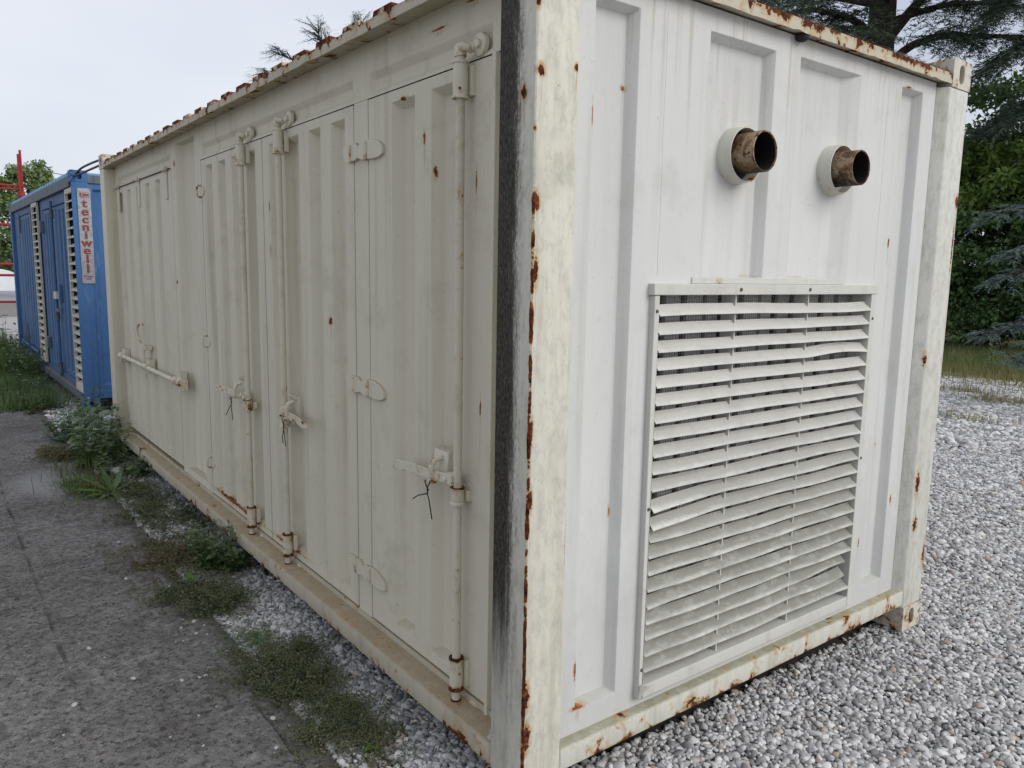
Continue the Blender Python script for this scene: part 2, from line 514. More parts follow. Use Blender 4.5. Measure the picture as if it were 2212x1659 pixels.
def sheet_edge(mb, ax, plane, u0, u1, z0, z1, t):
    """returned edges of a door leaf, going t into the wall"""
    def P(u, z, d=0.0):
        return (plane + d, u, z) if ax == 'x' else (u, plane + d, z)
    q = [(u0, z0), (u1, z0), (u1, z1), (u0, z1)]
    for i in range(4):
        a, b = q[i], q[(i + 1) % 4]
        mb.quad(P(*a), P(*b), P(*b, t), P(*a, t))
    return mb
def seg_split(mb):
    return mb

def hole_face(mb, o, u, v, w, h, hw, hh, depth, nrm):
    """rectangular face (corner o, axes u, v, size w x h) with a stadium opening hw x hh and a pocket"""
    o, u, v, nrm = Vector(o), Vector(u), Vector(v), Vector(nrm)
    n = 24
    rim, out = [], []
    r = min(hw, hh) / 2
    for k in range(n):
        an = 2 * math.pi * k / n
        cx, cy = math.cos(an), math.sin(an)
        px, py = r * cx, r * cy
        if hh > hw:
            py += (hh / 2 - r) * (1 if cy > 0 else -1 if cy < 0 else 0)
        else:
            px += (hw / 2 - r) * (1 if cx > 1e-9 else -1 if cx < -1e-9 else 0)
        s = min(w / 2 / max(abs(cx), 1e-6), h / 2 / max(abs(cy), 1e-6))
        s2 = (cx * s, cy * s)
        rim.append((px, py))
        out.append(s2)
    c = o + u * w / 2 + v * h / 2
    for cxr, cyr in ((w / 2, h / 2), (-w / 2, h / 2), (-w / 2, -h / 2), (w / 2, -h / 2)):
        k = min(range(n), key=lambda i: (out[i][0] - cxr) ** 2 + (out[i][1] - cyr) ** 2)
        out[k] = (cxr, cyr)
    A = [tuple(c + u * a + v * b) for a, b in out]
    B = [tuple(c + u * a + v * b) for a, b in rim]
    D = [tuple(c + u * a + v * b - nrm * depth) for a, b in rim]
    fs_ = []
    for k in range(n):
        j = (k + 1) % n
        fs_ += [(k, j, n + j, n + k), (n + k, n + j, 2 * n + j, 2 * n + k)]
    fs_.append(tuple(range(2 * n, 3 * n)))
    return mb.add(A + B + D, fs_)

def casting(name, x0, y0, z0, sx, sy, mat, parent, wx=.162, wy=.178, hz=.118, e=.002):
    """ISO corner fitting; sx, sy = +1/-1: direction from the outer corner into the container"""
    xa, xb = sorted((x0 - sx * e, x0 + sx * wx))
    ya, yb = sorted((y0 - sy * e, y0 + sy * wy))
    mb = MB()
    zt = z0 + hz
    # end face (y outward) and side face (x outward) carry openings
    yo, yi = (ya, yb) if sy > 0 else (yb, ya)
    xo, xi = (xa, xb) if sx > 0 else (xb, xa)
    hole_face(mb, (xa, yo, z0), (1, 0, 0), (0, 0, 1), xb - xa, hz, .046, .078, .07, (0, -sy, 0))
    hole_face(mb, (xo, ya, z0), (0, 1, 0), (0, 0, 1), yb - ya, hz, .046, .078, .07, (-sx, 0, 0))
    mb.quad((xa, yi, z0), (xb, yi, z0), (xb, yi, zt), (xa, yi, zt))
    mb.quad((xi, ya, z0), (xi, yb, z0), (xi, yb, zt), (xi, ya, zt))
    mb.quad((xa, ya, z0), (xb, ya, z0), (xb, yb, z0), (xa, yb, z0))
    mb.quad((xa, ya, zt), (xb, ya, zt), (xb, yb, zt), (xa, yb, zt))
    return mb.build(name, mat, parent, bevel=.004, seg=2)

# ------------------------------------------------------------------ leaves and plants
def leaf_mesh(name, mat, c, d, nrm, L, W, shape='diamond', parent=None):
    """many leaves in one mesh; c centre-base (N,3), d direction, nrm leaf normal, L length, W width"""
    c, d, nrm = np.asarray(c, float), np.asarray(d, float), np.asarray(nrm, float)
    d = d / (np.linalg.norm(d, axis=1, keepdims=True) + 1e-9)
    s = np.cross(nrm, d)
    s = s / (np.linalg.norm(s, axis=1, keepdims=True) + 1e-9)
    nn = np.cross(d, s)
    T = {'diamond': ([(0, 0, 0), (.45, .5, .12), (1, 0, -.06), (.45, -.5, .12)], [(0, 3, 2), (0, 2, 1)]),
         'oval': ([(0, 0, 0), (.22, .36, .07), (.5, .5, .10), (.8, .28, .02), (1, 0, -.14), (.8, -.28, .02), (.5, -.5, .10), (.22, -.36, .07), (.5, 0, -.02)],
                  [(0, 8, 1), (1, 8, 2), (2, 8, 3), (3, 8, 4), (4, 8, 5), (5, 8, 6), (6, 8, 7), (7, 8, 0)]),
         'blade': ([(0, .5, 0), (0, -.5, 0), (.5, -.4, .6), (.5, .4, .6), (1, 0, -.6)], [(0, 1, 2), (0, 2, 3), (3, 2, 4)]),
         'needle': ([(0, .5, 0), (0, -.5, 0), (1, 0, 0)], [(0, 1, 2)])}[shape]
    t = np.array(T[0])
    N, k = len(c), len(t)
    L = np.broadcast_to(np.asarray(L, float), (N,))
    W = np.broadcast_to(np.asarray(W, float), (N,))
    v = (c[:, None, :] + d[:, None, :] * (t[None, :, 0:1] * L[:, None, None]) + s[:, None, :] * (t[None, :, 1:2] * W[:, None, None])
         + nn[:, None, :] * (t[None, :, 2:3] * (W if shape != 'blade' else L * .22)[:, None, None]))
    f = np.array(T[1])
    faces = (f[None] + (np.arange(N) * k)[:, None, None]).reshape(-1, 3)
    me = bpy.data.meshes.new(name)
    nv, nf = N * k, len(faces)
    me.vertices.add(nv)
    me.vertices.foreach_set('co', v.reshape(-1).astype(np.float32))
    me.loops.add(nf * 3)
    me.loops.foreach_set('vertex_index', faces.reshape(-1).astype(np.int32))
    me.polygons.add(nf)
    me.polygons.foreach_set('loop_start', np.arange(0, nf * 3, 3, dtype=np.int32))
    me.update(calc_edges=True)
    me.materials.append(mat)
    return link(name, me, parent)
def rdir(n, zlo=-1, zhi=1):
    z = RNG.uniform(zlo, zhi, n)
    a = RNG.uniform(0, 2 * np.pi, n)
    q = np.sqrt(np.maximum(0, 1 - z * z))
    return np.stack([q * np.cos(a), q * np.sin(a), z], 1)
def foliage(name, stops, rough=.55, trans=.25, var_scale=.6, spec=.35):
    m = M(name)
    g = m.nt.nodes.new('ShaderNodeNewGeometry')
    r_ = g.outputs['Random Per Island']
    n = m.noise(m.pos(), var_scale, 3)
    x = m.math('ADD', m.math('MULTIPLY', r_, .65), m.math('MULTIPLY', m.ramp(n, .35, .65), .35))
    col = m.cramp(x, stops)
    m.set(col, rough, spec=spec)
    if trans:
        tr = m.nt.nodes.new('ShaderNodeBsdfTranslucent')
        m.put(tr.inputs[0], m.mix(.5, col, (.20, .30, .05), 'MIX'))
        mx = m.nt.nodes.new('ShaderNodeMixShader')
        mx.inputs[0].default_value = trans
        m.nt.links.new(m.bsdf.outputs[0], mx.inputs[1])
        m.nt.links.new(tr.outputs[0], mx.inputs[2])
        m.nt.links.new(mx.outputs[0], m.out.inputs[0])
    return m.mat
def bark(name, c):
    m = M(name)
    P = m.pos()
    n = m.noise(m.map(P, (8, 8, 1.6)), 1.5, 8, .7)
    m.bump(n, .8, .03)
    return m.set(m.mix(n, tuple(x * .45 for x in c), tuple(x * 1.5 for x in c)), .95, spec=.15)
MAT['leaf_green'] = foliage('leaf_green', [(0, (.025, .055, .02)), (.4, (.05, .10, .03)), (.75, (.09, .165, .045)), (1, (.15, .24, .06))], trans=.28, var_scale=.9)
MAT['leaf_light'] = foliage('leaf_light', [(0, (.075, .14, .03)), (.5, (.14, .23, .05)), (1, (.24, .33, .09))], trans=.35)
MAT['leaf_far'] = foliage('leaf_far', [(0, (.12, .18, .06)), (.5, (.20, .28, .11)), (1, (.31, .39, .19))], trans=.35)
MAT['leaf_dark'] = foliage('leaf_dark', [(0, (.028, .062, .024)), (.5, (.065, .13, .045)), (1, (.14, .23, .075))], trans=.2)
MAT['cedar'] = foliage('cedar_needles', [(0, (.030, .052, .038)), (.5, (.078, .115, .085)), (1, (.18, .225, .18))], trans=.10, var_scale=.7, rough=.65)
MAT['blue_cedar'] = foliage('blue_cedar_needles', [(0, (.07, .10, .10)), (.5, (.15, .20, .20)), (1, (.28, .34, .34))], trans=.10, var_scale=1.2, rough=.65)
MAT['weed'] = foliage('weed_leaf', [(0, (.045, .082, .028)), (.5, (.095, .155, .055)), (1, (.18, .25, .11))], trans=.3, var_scale=6, rough=.42, spec=.5)
MAT['weed_pale'] = foliage('weed_pale_leaf', [(0, (.08, .13, .06)), (.5, (.16, .23, .125)), (1, (.31, .36, .26))], trans=.3, var_scale=6, rough=.4)
MAT['mat_weed'] = foliage('creeping_leaf', [(0, (.040, .048, .022)), (.4, (.085, .096, .044)), (.7, (.13, .14, .072)), (1, (.17, .145, .09))], trans=.2, var_scale=9)
MAT['red_weed'] = foliage('reddish_creeping_leaf', [(0, (.065, .05, .026)), (.5, (.13, .105, .052)), (1, (.17, .165, .08))], trans=.2, var_scale=9)
MAT['bright_leaf'] = foliage('bright_seedling_leaf', [(0, (.07, .16, .02)), (1, (.15, .28, .05))], trans=.3, var_scale=6)
MAT['grass'] = foliage('grass_blade', [(0, (.05, .07, .022)), (.45, (.105, .13, .042)), (.75, (.17, .175, .07)), (1, (.30, .25, .13))], trans=.3, var_scale=1.5)
MAT['straw'] = foliage('dry_grass_blade', [(0, (.12, .11, .04)), (.5, (.24, .21, .09)), (1, (.34, .28, .14))], trans=.3, var_scale=2)
MAT['flower'] = foliage('white_flower_head', [(0, (.55, .55, .48)), (1, (.78, .78, .72))], trans=.2)
MAT['bark'] = bark('cedar_bark', (.045, .036, .030))
MAT['bark2'] = bark('brown_bark', (.075, .055, .038))
MAT['stem'] = plain('green_stem', (.07, .075, .03), .7)

# ------------------------------------------------------------------ ground
def gravel_mat(name, patchy):
    m = M(name)
    P = m.pos()
    cell = m.nt.nodes.new('ShaderNodeTexVoronoi')
    m.put(cell.inputs['Vector'], P)
    cell.inputs['Scale'].default_value = 38
    rnd = m.sep(cell.outputs['Color'])[0]
    col = m.cramp(rnd, [(0, (.20, .195, .19)), (.35, (.36, .35, .34)), (.7, (.54, .53, .515)), (1, (.72, .71, .685))])
    if patchy:
        n = m.ramp(m.noise(P, .55, 5, .6), .50, .68)
        col = m.mix(m.math('MULTIPLY', n, .55), col, (.20, .17, .12))
    h = m.math('SUBTRACT', .6, cell.outputs['Distance'])
    m.bump(h, 1.0, .02)
    return m.set(col, .8, spec=.2)
MAT['gravel'] = gravel_mat('gravel_bed', True)
g = MB().quad((-500, -300, -.03), (700, -300, -.03), (700, 900, -.03), (-500, 900, -.03)).build('gravel_ground', MAT['gravel'])
tag(g, kind='structure')

def concrete(name):
    m = M(name)
    P = m.pos()
    big = m.noise(P, .9, 5, .6)
    mid = m.noise(P, 24, 8, .78)
    fine = m.noise(P, 95, 5, .75)
    col = m.cramp(mid, [(.28, (.088, .083, .078)), (.44, (.170, .161, .152)), (.57, (.275, .263, .250)), (.72, (.43, .415, .395))])
    col = m.mix(m.ramp(big, .38, .66, 0, .5), col, (.112, .106, .101))
    pt = m.noise(m.map(P, (1, 1, 1), (3, 3, 0)), 7.5, 7, .74)
    col = m.mix(m.ramp(pt, .50, .64, 0, .60), col, (.070, .066, .062))
    col = m.mix(m.ramp(pt, .44, .34, 0, .45), col, (.34, .325, .305))
    br = m.ramp(m.noise(m.map(P, (1, 1, 1), (8, 2, 0)), 3.2, 7, .75), .48, .66)
    col = m.mix(m.math('MULTIPLY', br, .45), col, (.085, .075, .066))
    spots = m.ramp(m.math('ADD', m.noise(m.map(P, (1, 1, 1), (5, 3, 0)), 38, 7, .74), m.math('MULTIPLY', big, .10)), .575, .63)
    col = m.mix(m.math('MULTIPLY', spots, .80), col, (.042, .038, .037))
    lic = m.ramp(m.noise(m.map(P, (1, 1, 1), (1, 9, 0)), 62, 6, .75), .58, .66)
    col = m.mix(m.math('MULTIPLY', lic, .65), col, (.42, .41, .39))
    sp = m.ramp(fine, .60, .66)
    col = m.mix(m.math('MULTIPLY', sp, .8), col, (.50, .49, .47))
    sd = m.ramp(fine, .42, .36)
    col = m.mix(m.math('MULTIPLY', sd, .75), col, (.035, .034, .033))
    x, y, z = m.sep(P)
    # the dusty pale patch beside the weeds, and a hair crack near the slab's edge
    dd = m.vm('LENGTH', m.vm('DIVIDE', m.vm('SUBTRACT', P, (-.62, 5.1, 0)), (.30, .55, 1)))
    dd = m.math('ADD', dd, m.math('MULTIPLY', m.math('SUBTRACT', mid, .5), 1.6))
    col = m.mix(m.ramp(dd, 1.1, .3, 0, .75), col, (.33, .325, .33))
    wob = m.math('MULTIPLY', m.math('SUBTRACT', m.noise(m.map(P, (0, 6, 0)), 1.0, 4), .5), .05)
    cr = m.ramp(m.math('ABSOLUTE', m.math('ADD', m.math('ADD', x, .40), m.math('MULTIPLY', wob, .5))), .002, .006, 1, 0)
    cr = m.math('MULTIPLY', cr, m.ramp(y, 1.2, 1.1))
    cr2 = m.ramp(m.math('ABSOLUTE', m.math('ADD', m.math('ADD', x, .938), m.math('MULTIPLY', wob, .6))), .003, .012, 1, 0)
    cr = m.math('MAXIMUM', cr, m.math('MULTIPLY', cr2, m.ramp(m.noise(P, 3.1, 4), .42, .58)))
    col = m.mix(m.math('MULTIPLY', cr, .40), col, (.04, .036, .032))
    ed = m.ramp(m.math('ADD', x, m.math('MULTIPLY', m.math('SUBTRACT', m.noise(P, 7, 6, .7), .5), .16)), -.40, -.32)
    col = m.mix(m.math('MULTIPLY', ed, .6), col, (.075, .068, .05))
    h = m.math('ADD', m.math('MULTIPLY', mid, .6), m.math('MULTIPLY', fine, .5))
    h = m.math('SUBTRACT', h, m.math('MULTIPLY', cr, .8))
    m.bump(h, 1.0, .014)
    return m.set(col, .9, spec=.15)
MAT['concrete'] = concrete('stained_concrete')
MAT['under_shade'] = plain('dark_under_shade', (.045, .040, .034), .95, .4, 20)  # dark sheet over the gravel, standing in for shade beneath the container
e = MB().quad((.10, .12, -.022), (2.34, .12, -.022), (2.34, 5.95, -.022), (.10, 5.95, -.022)).build('under_shade_sheet', MAT['under_shade'])
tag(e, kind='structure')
def slab_outline(x0, x1, y0, y1, rag):
    pts = []
    n = 160
    for i in range(n + 1):
        pts.append((x1 + random.uniform(-rag, rag), y0 + (y1 - y0) * i / n, 0))
    pts += [(x0, y1, 0), (x0, y0, 0)]
    return pts
yard = link('concrete_yard', None)
tag(yard, kind='structure')
for i, (x0, x1, y0, y1, zz) in enumerate([(-.9382, -.303, -6, 9.6, .0), (-7.5, -.9390, -6, 11.5, .0010)]):
    pts = slab_outline(x0, x1, y0, y1, .009 if i < 1 else .0003)
    mb = MB().prism([(a, b, -.12) for a, b, _ in pts], (0, 0, .12 + zz))
    mb.build('slab', MAT['concrete'], yard)

# ------------------------------------------------------------------ white generator container
WC = thing('generator_container', 'large cream white steel generator container with louvered end and two exhaust pipes', 'container')
W, L, H = 2.438, 6.058, 2.591
D, DF = .090, .120                 # door plane and pressed depth on the long side
Y, F = .045, .085                  # panel plane and pressed depth on the end
# corner posts
MB().box(0, .150, 0, .165, .118, 2.473).build('corner_post', MAT['post'], WC, bevel=.010, seg=3)
pm = MB()
pm.prism([(W, 0, .118), (W, .16, .118), (2.23, .16, .118), (2.23, .05, .118), (2.268, 0, .118)], (0, 0, 2.355))
pm.build('corner_post', MAT['post_far'], WC, bevel=.008, seg=3)
MB().box(0, .150, 5.893, L, .118, 2.473).build('corner_post', MAT['side'], WC, bevel=.010, seg=3)
MB().box(2.288, W, 5.893, L, .118, 2.473).build('corner_post', MAT['side'], WC, bevel=.010, seg=3)
for z0 in (0, H - .118):
    for x0, sx in ((0, 1), (W, -1)):
        for y0, sy in ((0, 1), (L, -1)):
            casting('corner_casting', x0, y0, z0, sx, sy, MAT['casting'], WC)
# rails
MB().box(0.0, .135, .165, 5.893, .122, .200).build('bottom_rail', MAT['rail'], WC, bevel=.012, seg=3)
MB().box(2.303, W, .165, 5.893, .122, .200).build('bottom_rail', MAT['rail'], WC, bevel=.012, seg=3)
MB().box(.150, 2.268, 0.002, .10, .131, .208).build('bottom_rail', MAT['rail_end'], WC, bevel=.010, seg=3)
MB().box(.150, 2.288, 5.96, L, .131, .208).build('bottom_rail', MAT['rail_end'], WC, bevel=.010, seg=3)
# top rails: flanges with a slightly wavy dented lip
def top_rail(ax, a0, a1, inner, z0, z1):
    mb = MB()
    n = 56
    rings = []
    for i in range(n + 1):
        t = a0 + (a1 - a0) * i / n
        w1 = .0015 * math.sin(i * .7) + random.uniform(-.0015, .0015)
        w2 = random.uniform(-.0012, .0012) + (.004 if i % 13 == 0 else 0)
        q = [(.0 + w1 * .6, z0 + w2), (.0 + w1 * .6, z1 + w1 * .4), (inner, z1 + .002), (inner, z0 + .018), (.012, z0 + .008)]
        rings.append([(d_, t, zz) if ax == 'y' else (t, d_, zz) for d_, zz in q])
    k = 5
    for rg in rings:
        mb.v += rg
    for i in range(n):
        for j in range(k):
            j2 = (j + 1) % k
            mb.f.append((i * k + j, i * k + j2, (i + 1) * k + j2, (i + 1) * k + j))
    mb.f.append(tuple(range(k)))
    mb.f.append(tuple(n * k + j for j in range(k))[::-1])
    return mb.build('top_rail', MAT['top_rail'], WC, smooth=True, angle=30)
top_rail('y', .176, 5.88, .16, 2.478, 2.514)
top_rail('x', .160, 2.276, .14, 2.484, 2.526)
MB().box(2.30, W, .176, 5.88, 2.478, 2.514).build('top_rail', MAT['top_rail'], WC, bevel=.006)
MB().box(.160, 2.276, 5.92, L, 2.484, 2.526).build('top_rail', MAT['top_rail'], WC, bevel=.006)
# roof: pressed ridges running across
def roof_sheet(y0, y1, x0, x1, zb, zt, first, period, ln, sl, mat, parent):
    mb = MB()
    prof = [(y0, zb)]
    k = first
    while k + ln < y1 - .02:
        prof += [(k - sl, zb), (k, zt), (k + ln, zt), (k + ln + sl, zb)]
        k += period
    prof.append((y1, zb))
    for (ya, za), (yb, zb_) in zip(prof[:-1], prof[1:]):
        mb.quad((x0, ya, za), (x1, ya, za), (x1, yb, zb_), (x0, yb, zb_))
    for x in (x0, x1):
        for i in range(1, len(prof) - 1, 4):
            q = prof[i:i + 4]
            if len(q) == 4:
                mb.quad(*[(x, a, b) for a, b in q])
    return mb.build('roof', mat, parent)
roof_sheet(.05, 6.0, .018, W - .018, 2.517, 2.545, .318, .2475, .128, .012, MAT['top_rail'], WC)
# closed body behind the doors
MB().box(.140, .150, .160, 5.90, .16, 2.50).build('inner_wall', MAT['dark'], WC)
MB().box(2.39, 2.405, .15, 5.90, .20, 2.49).build('wall_panel', MAT['side'], WC)
MB().box(.15, 2.29, 5.99, 6.005, .20, 2.49).build('wall_panel', MAT['end'], WC)
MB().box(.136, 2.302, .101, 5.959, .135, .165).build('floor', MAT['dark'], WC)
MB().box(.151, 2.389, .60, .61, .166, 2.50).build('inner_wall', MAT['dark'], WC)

for k in range(17):  # unseen cross beams, added to stop light passing under the container
    MB().box(.14, 2.30, .30 + k * .34, .36 + k * .34, .018, .134).build('blocking_cross_member', MAT['dark'], WC)

# long side: fixed sheet metal
side = MB()
recess_panel(side, 'x', D, .166, 3.3445, 2.293, 2.492,
             [(.322, 1.124, 2.300, 2.383, .02, .02, .024), (1.260, 3.318, 2.300, 2.383, .02, .02, .024)], .020)
side.build('header_panel', MAT['side'], WC, bevel=.004)
side = MB()
recess_panel(side, 'x', D, 4.0305, 5.892, 2.3085, 2.492, [(4.052, 5.86, 2.316, 2.398, .02, .02, .024)], .020)
side.build('header_panel', MAT['side'], WC, bevel=.004)
MB().box(.100, .138, .166, .309, .2, 2.2925).box(D - .012, .138, .290, .309, .2, 2.2925).build('door_jamb', MAT['side'], WC, bevel=.003)
MB().box(D - .001, .138, 1.1335, 1.2505, .2, 2.2925).build('door_post', MAT['side'], WC, bevel=.003)
mid = MB()
recess_panel(mid, 'x', D, 3.345, 4.030, .2, 2.492, [(3.473, 3.925, .265, 2.452, .03, .045, .010)], .045)
mid.build('wall_panel', MAT['side'], WC, bevel=.005)
MB().box(D, .138, 5.832, 5.892, .2, 2.2925).build('door_jamb', MAT['side'], WC, bevel=.003)
MB().box(D - .006, .138, .166, 5.892, .1985, .222).build('door_sill', MAT['rail'], WC, bevel=.003)

def oval_plate(pts, x, t):
    return MB().prism([(x, a, b) for a, b in pts], (-t, 0, 0))
def bar_set(door, y, hy, out):
    """locking bar at y with guides, cams and a handle pointing to hy"""
    bx_ = .052
    MB().tube([(bx_, y, .205), (bx_, y, .6), (bx_, y, 1.3), (bx_, y, 2.325)], .0145, 14).build('locking_bar', MAT['bar'], door, smooth=True)
    def guide(z0, z1, r):
        mb = MB()
        mb.lathe((bx_, y, z0), (0, 0, 1), [(0, r * 1.16), (.006, r * 1.16), (.009, r * .98), ((z1 - z0) * .5, r * 1.04), (z1 - z0 - .009, r * .98), (z1 - z0 - .006, r * 1.13), (z1 - z0, r * 1.13)], 16)
        mb.build('bar_guide', MAT['hardware'], door, smooth=True)
        mb = MB().box(bx_ + .022, D + .004, y - .028, y + .010, z0 + .010, z1 - .010)
        mb.build('guide_plate', MAT['side'], door, bevel=.004)
    guide(2.176, 2.286, .0235)
    guide(.892, .950, .0225)
    guide(.240, .356, .0230)
    # cams and keepers
    for zc, up in ((2.318, 1), (.188, -1)):
        mb = MB()
        mb.lathe((bx_, y, zc - .018), (0, 0, 1), [(0, .019), (.03, .019), (.036, .014)], 12)
        mb.tube([(bx_, y, zc), (bx_ - .006, y - .018, zc + .006 * up), (bx_ + .006, y - .035, zc + .002 * up), (bx_ + .018, y - .030, zc - .008 * up)], [.014, .015, .012, .008], 8)
        mb.build('cam', MAT['hardware'], door, smooth=True, angle=50)
        mb = MB()
        zk = zc + .012 * up
        mb.lathe((D + .004, y - .055, zk), (-1, 0, 0), [(0, .036), (.012, .034), (.016, .028)], 16)
        mb.lathe((D - .012, y - .062, zk), (-1, 0, 0), [(0, .012), (.010, .011)], 10)
        mb.build('keeper', MAT['hardware'] if up < 0 else MAT['side'], door, smooth=True, angle=40)
    # handle: hub plates on the bar and a bent flat lever
    s = 1 if hy > y else -1
    ln = abs(hy - y)
    hub = MB().box(bx_ - .024, bx_ + .012, min(y, y + s * .055), max(y, y + s * .055), .955, .990)
    hub.lathe((bx_ - .024, y + s * .040, .972), (-1, 0, 0), [(0, .011), (.005, .010), (.007, .006)], 12)
    hub.build('handle_hub', MAT['hardware'], door, bevel=.003)
    path = [(.02, .030), (.12, .030), (.42, .020), (.62, .022), (.78, .012), (.93, .004), (1.0, .018)]
    mb = MB()
    hgt = .017
    for i, (t, xx) in enumerate(path):
        yy = y + s * ln * t
        zc = .973 - .010 * t
        for dx_, dz in ((0, -hgt), (0, hgt), (.006, hgt), (.006, -hgt)):
            mb.v.append((xx + dx_, yy, zc + dz))
    for i in range(len(path) - 1):
        for j in range(4):
            j2 = (j + 1) % 4
            mb.f.append((i * 4 + j, i * 4 + j2, (i + 1) * 4 + j2, (i + 1) * 4 + j))
    mb.f += [(0, 1, 2, 3), tuple(len(mb.v) - 4 + k for k in range(4))]
    mb.build('handle', MAT['hardware'], door, bevel=.0015, seg=1)
    ya, yb = sorted((y + s * .07, y + s * (.16 if out else .13)))
    br = MB()
    if out:
        br.prism([(D + .002, ya, .945), (D + .002, ya, 1.062), (.060, ya, 1.052), (.052, ya, .955)], (0, yb - ya, 0))
    else:
        br.box(.074, D + .002, ya + .01, yb - .01, .93, 1.055)
        br.prism([(.074, ya + .02, 1.030), (.074, ya + .02, 1.058), (.040, ya + .02, 1.066), (.040, ya + .02, 1.058)], (0, yb - ya - .02, 0))
    br.build('handle_bracket', MAT['side'], door, bevel=.004)
    hk = MB().tube([(.055, y + s * .105, 1.03), (.030, y + s * .108, 1.022), (.018, y + s * .110, 1.0), (.022, y + s * .112, .965), (.045, y + s * .112, .948)], [.010, .011, .011, .009, .008], 8)
    hk.build('handle_catch', MAT['hardware'], door, smooth=True)
    tb = MB().box(.008, .030, y + s * ln * .30 - .020, y + s * ln * .30 + .020, .944, .958)
    tb.build('seal_tab', MAT['hardware'], door, bevel=.003)
    return (y + s * ln * .30)

def make_door(y0, y1, recs, z0=.228, z1=2.2885):
    mb = MB()
    recess_panel(mb, 'x', D, y0, y1, z0, z1, [(a, b, .268, 2.250, .022, .026, .022) for a, b in recs], .040)
    sheet_edge(mb, 'x', D, y0, y1, z0, z1, .04)
    return mb.build('door', MAT['side'], WC, bevel=.0035, seg=2)
door3 = make_door(.3225, 1.1265, [(.500, .669), (.781, .946)])
door2 = make_door(1.2575, 2.2815, [(1.338, 1.471), (1.578, 1.705), (1.819, 1.987), (2.075, 2.19)])
door1 = make_door(2.2900, 3.3400, [(2.396, 2.523), (2.640, 2.767), (2.880, 3.003), (3.125, 3.252)])
door3['label'] = 'narrow corrugated door beside the black stained corner post'
tie_spots = [bar_set(door3, .436, .815, True), bar_set(door2, 1.966, 1.612, False), bar_set(door1, 2.498, 2.962, False)]

# butterfly hinges between the two near doors, small loop hinges at the far edge
def butterfly(z, par):
    pl = oval_plate([(1.330, z + .030), (1.300, z + .036), (1.262, z + .034), (1.262, z - .034), (1.300, z - .030), (1.328, z - .006)], D + .001, .013)
    pl.build('hinge_leaf', MAT['side'], par[0], bevel=.002)
    md = oval_plate([(1.250, z + .034), (1.215, z + .036), (1.192, z + .018), (1.165, z + .032), (1.134, z + .034), (1.134, z - .036), (1.170, z - .032), (1.195, z - .024), (1.220, z - .030), (1.250, z - .032)], D - .0005, .015)
    md.build('hinge_block', MAT['side'], WC, bevel=.002)
    rl = oval_plate([(1.124, z + .036), (1.080, z + .034), (1.030, z + .022), (1.000, z + .004), (1.000, z - .026), (1.030, z - .036), (1.080, z - .038), (1.124, z - .034)], D + .001, .013)
    rl.build('hinge_leaf', MAT['side'], par[1], bevel=.002)
    MB().tube([(D - .014, 1.256, z - .030), (D - .014, 1.256, z + .030)], .008, 10).build('hinge_pin', MAT['hardware'], par[0], smooth=True)
    MB().tube([(D - .014, 1.129, z - .030), (D - .014, 1.129, z + .030)], .008, 10).build('hinge_pin', MAT['hardware'], par[1], smooth=True)
for z in (2.105, 1.188, .412):
    butterfly(z, (door2, door3))
for z in (2.108, 1.196, .425):
    MB().tube([(D, 3.352, z + .034), (D - .020, 3.352, z + .034), (D - .026, 3.350, z + .02), (D - .026, 3.350, z - .02), (D - .020, 3.352, z - .034), (D, 3.352, z - .034)], .006, 8).build('hinge_loop', MAT['hardware'], door1, smooth=True)
    oval_plate([(3.330, z + .030), (3.290, z + .022), (3.275, z), (3.290, z - .022), (3.330, z - .030)], D + .001, .006).build('hinge_leaf', MAT['side'], door1, bevel=.002)

# big hatch at the far end with a horizontal lock bar
hb = MB()
recess_panel(hb, 'x', D, 4.036, 5.826, .250, 2.3045, [(a, a + .13, .320, 2.265, .022, .026, .022) for a in (4.36, 4.68, 5.00, 5.33, 5.63)], .040)
sheet_edge(hb, 'x', D, 4.036, 5.826, .250, 2.3045, .04)
hatch = hb.build('hatch', MAT['side'], WC, bevel=.0035)
hatch['label'] = 'corrugated top-hung hatch with a horizontal lock bar'
MB().tube([(.035, 5.72, .884), (.035, 4.8, .880), (.035, 3.85, .876)], .0175, 14).build('lock_bar', MAT['bar'], hatch, smooth=True)
for yb, rr in ((5.70, .028), (3.90, .028), (4.80, .026)):
    mb = MB().lathe((.035, yb - .05, .881), (0, 1, 0), [(0, rr), (.01, rr), (.014, rr * .86), (.086, rr * .86), (.09, rr), (.10, rr)], 14)
    mb.build('bar_guide', MAT['hardware'], hatch, smooth=True)
    MB().box(.045, D + .002, yb - .045, yb + .045, .835, .945).build('guide_plate', MAT['side'], hatch, bevel=.004)
for yb in (5.77, 3.83):
    MB().lathe((.045, yb - .02, .881), (0, 1, 0), [(0, .030), (.04, .032)], 10).box(.03, .085, yb - .018, yb + .018, .82, .90).build('cam', MAT['hardware'], hatch, bevel=.004)
MB().box(.026, .040, 4.845, 4.885, .880, 1.045).build('handle_strap', MAT['hardware'], hatch, bevel=.003)
MB().box(.030, .084, 4.795, 4.90, 1.010, 1.048).build('handle_bracket', MAT['side'], hatch, bevel=.004)
MB().tube([(.034, 4.865, 1.04), (.020, 4.93, 1.085), (.016, 4.955, 1.13), (.016, 4.945, 1.18), (.02, 4.90, 1.212), (.03, 4.845, 1.212), (.04, 4.83, 1.18)], .0085, 8).build('handle', MAT['hardware'], hatch, smooth=True)
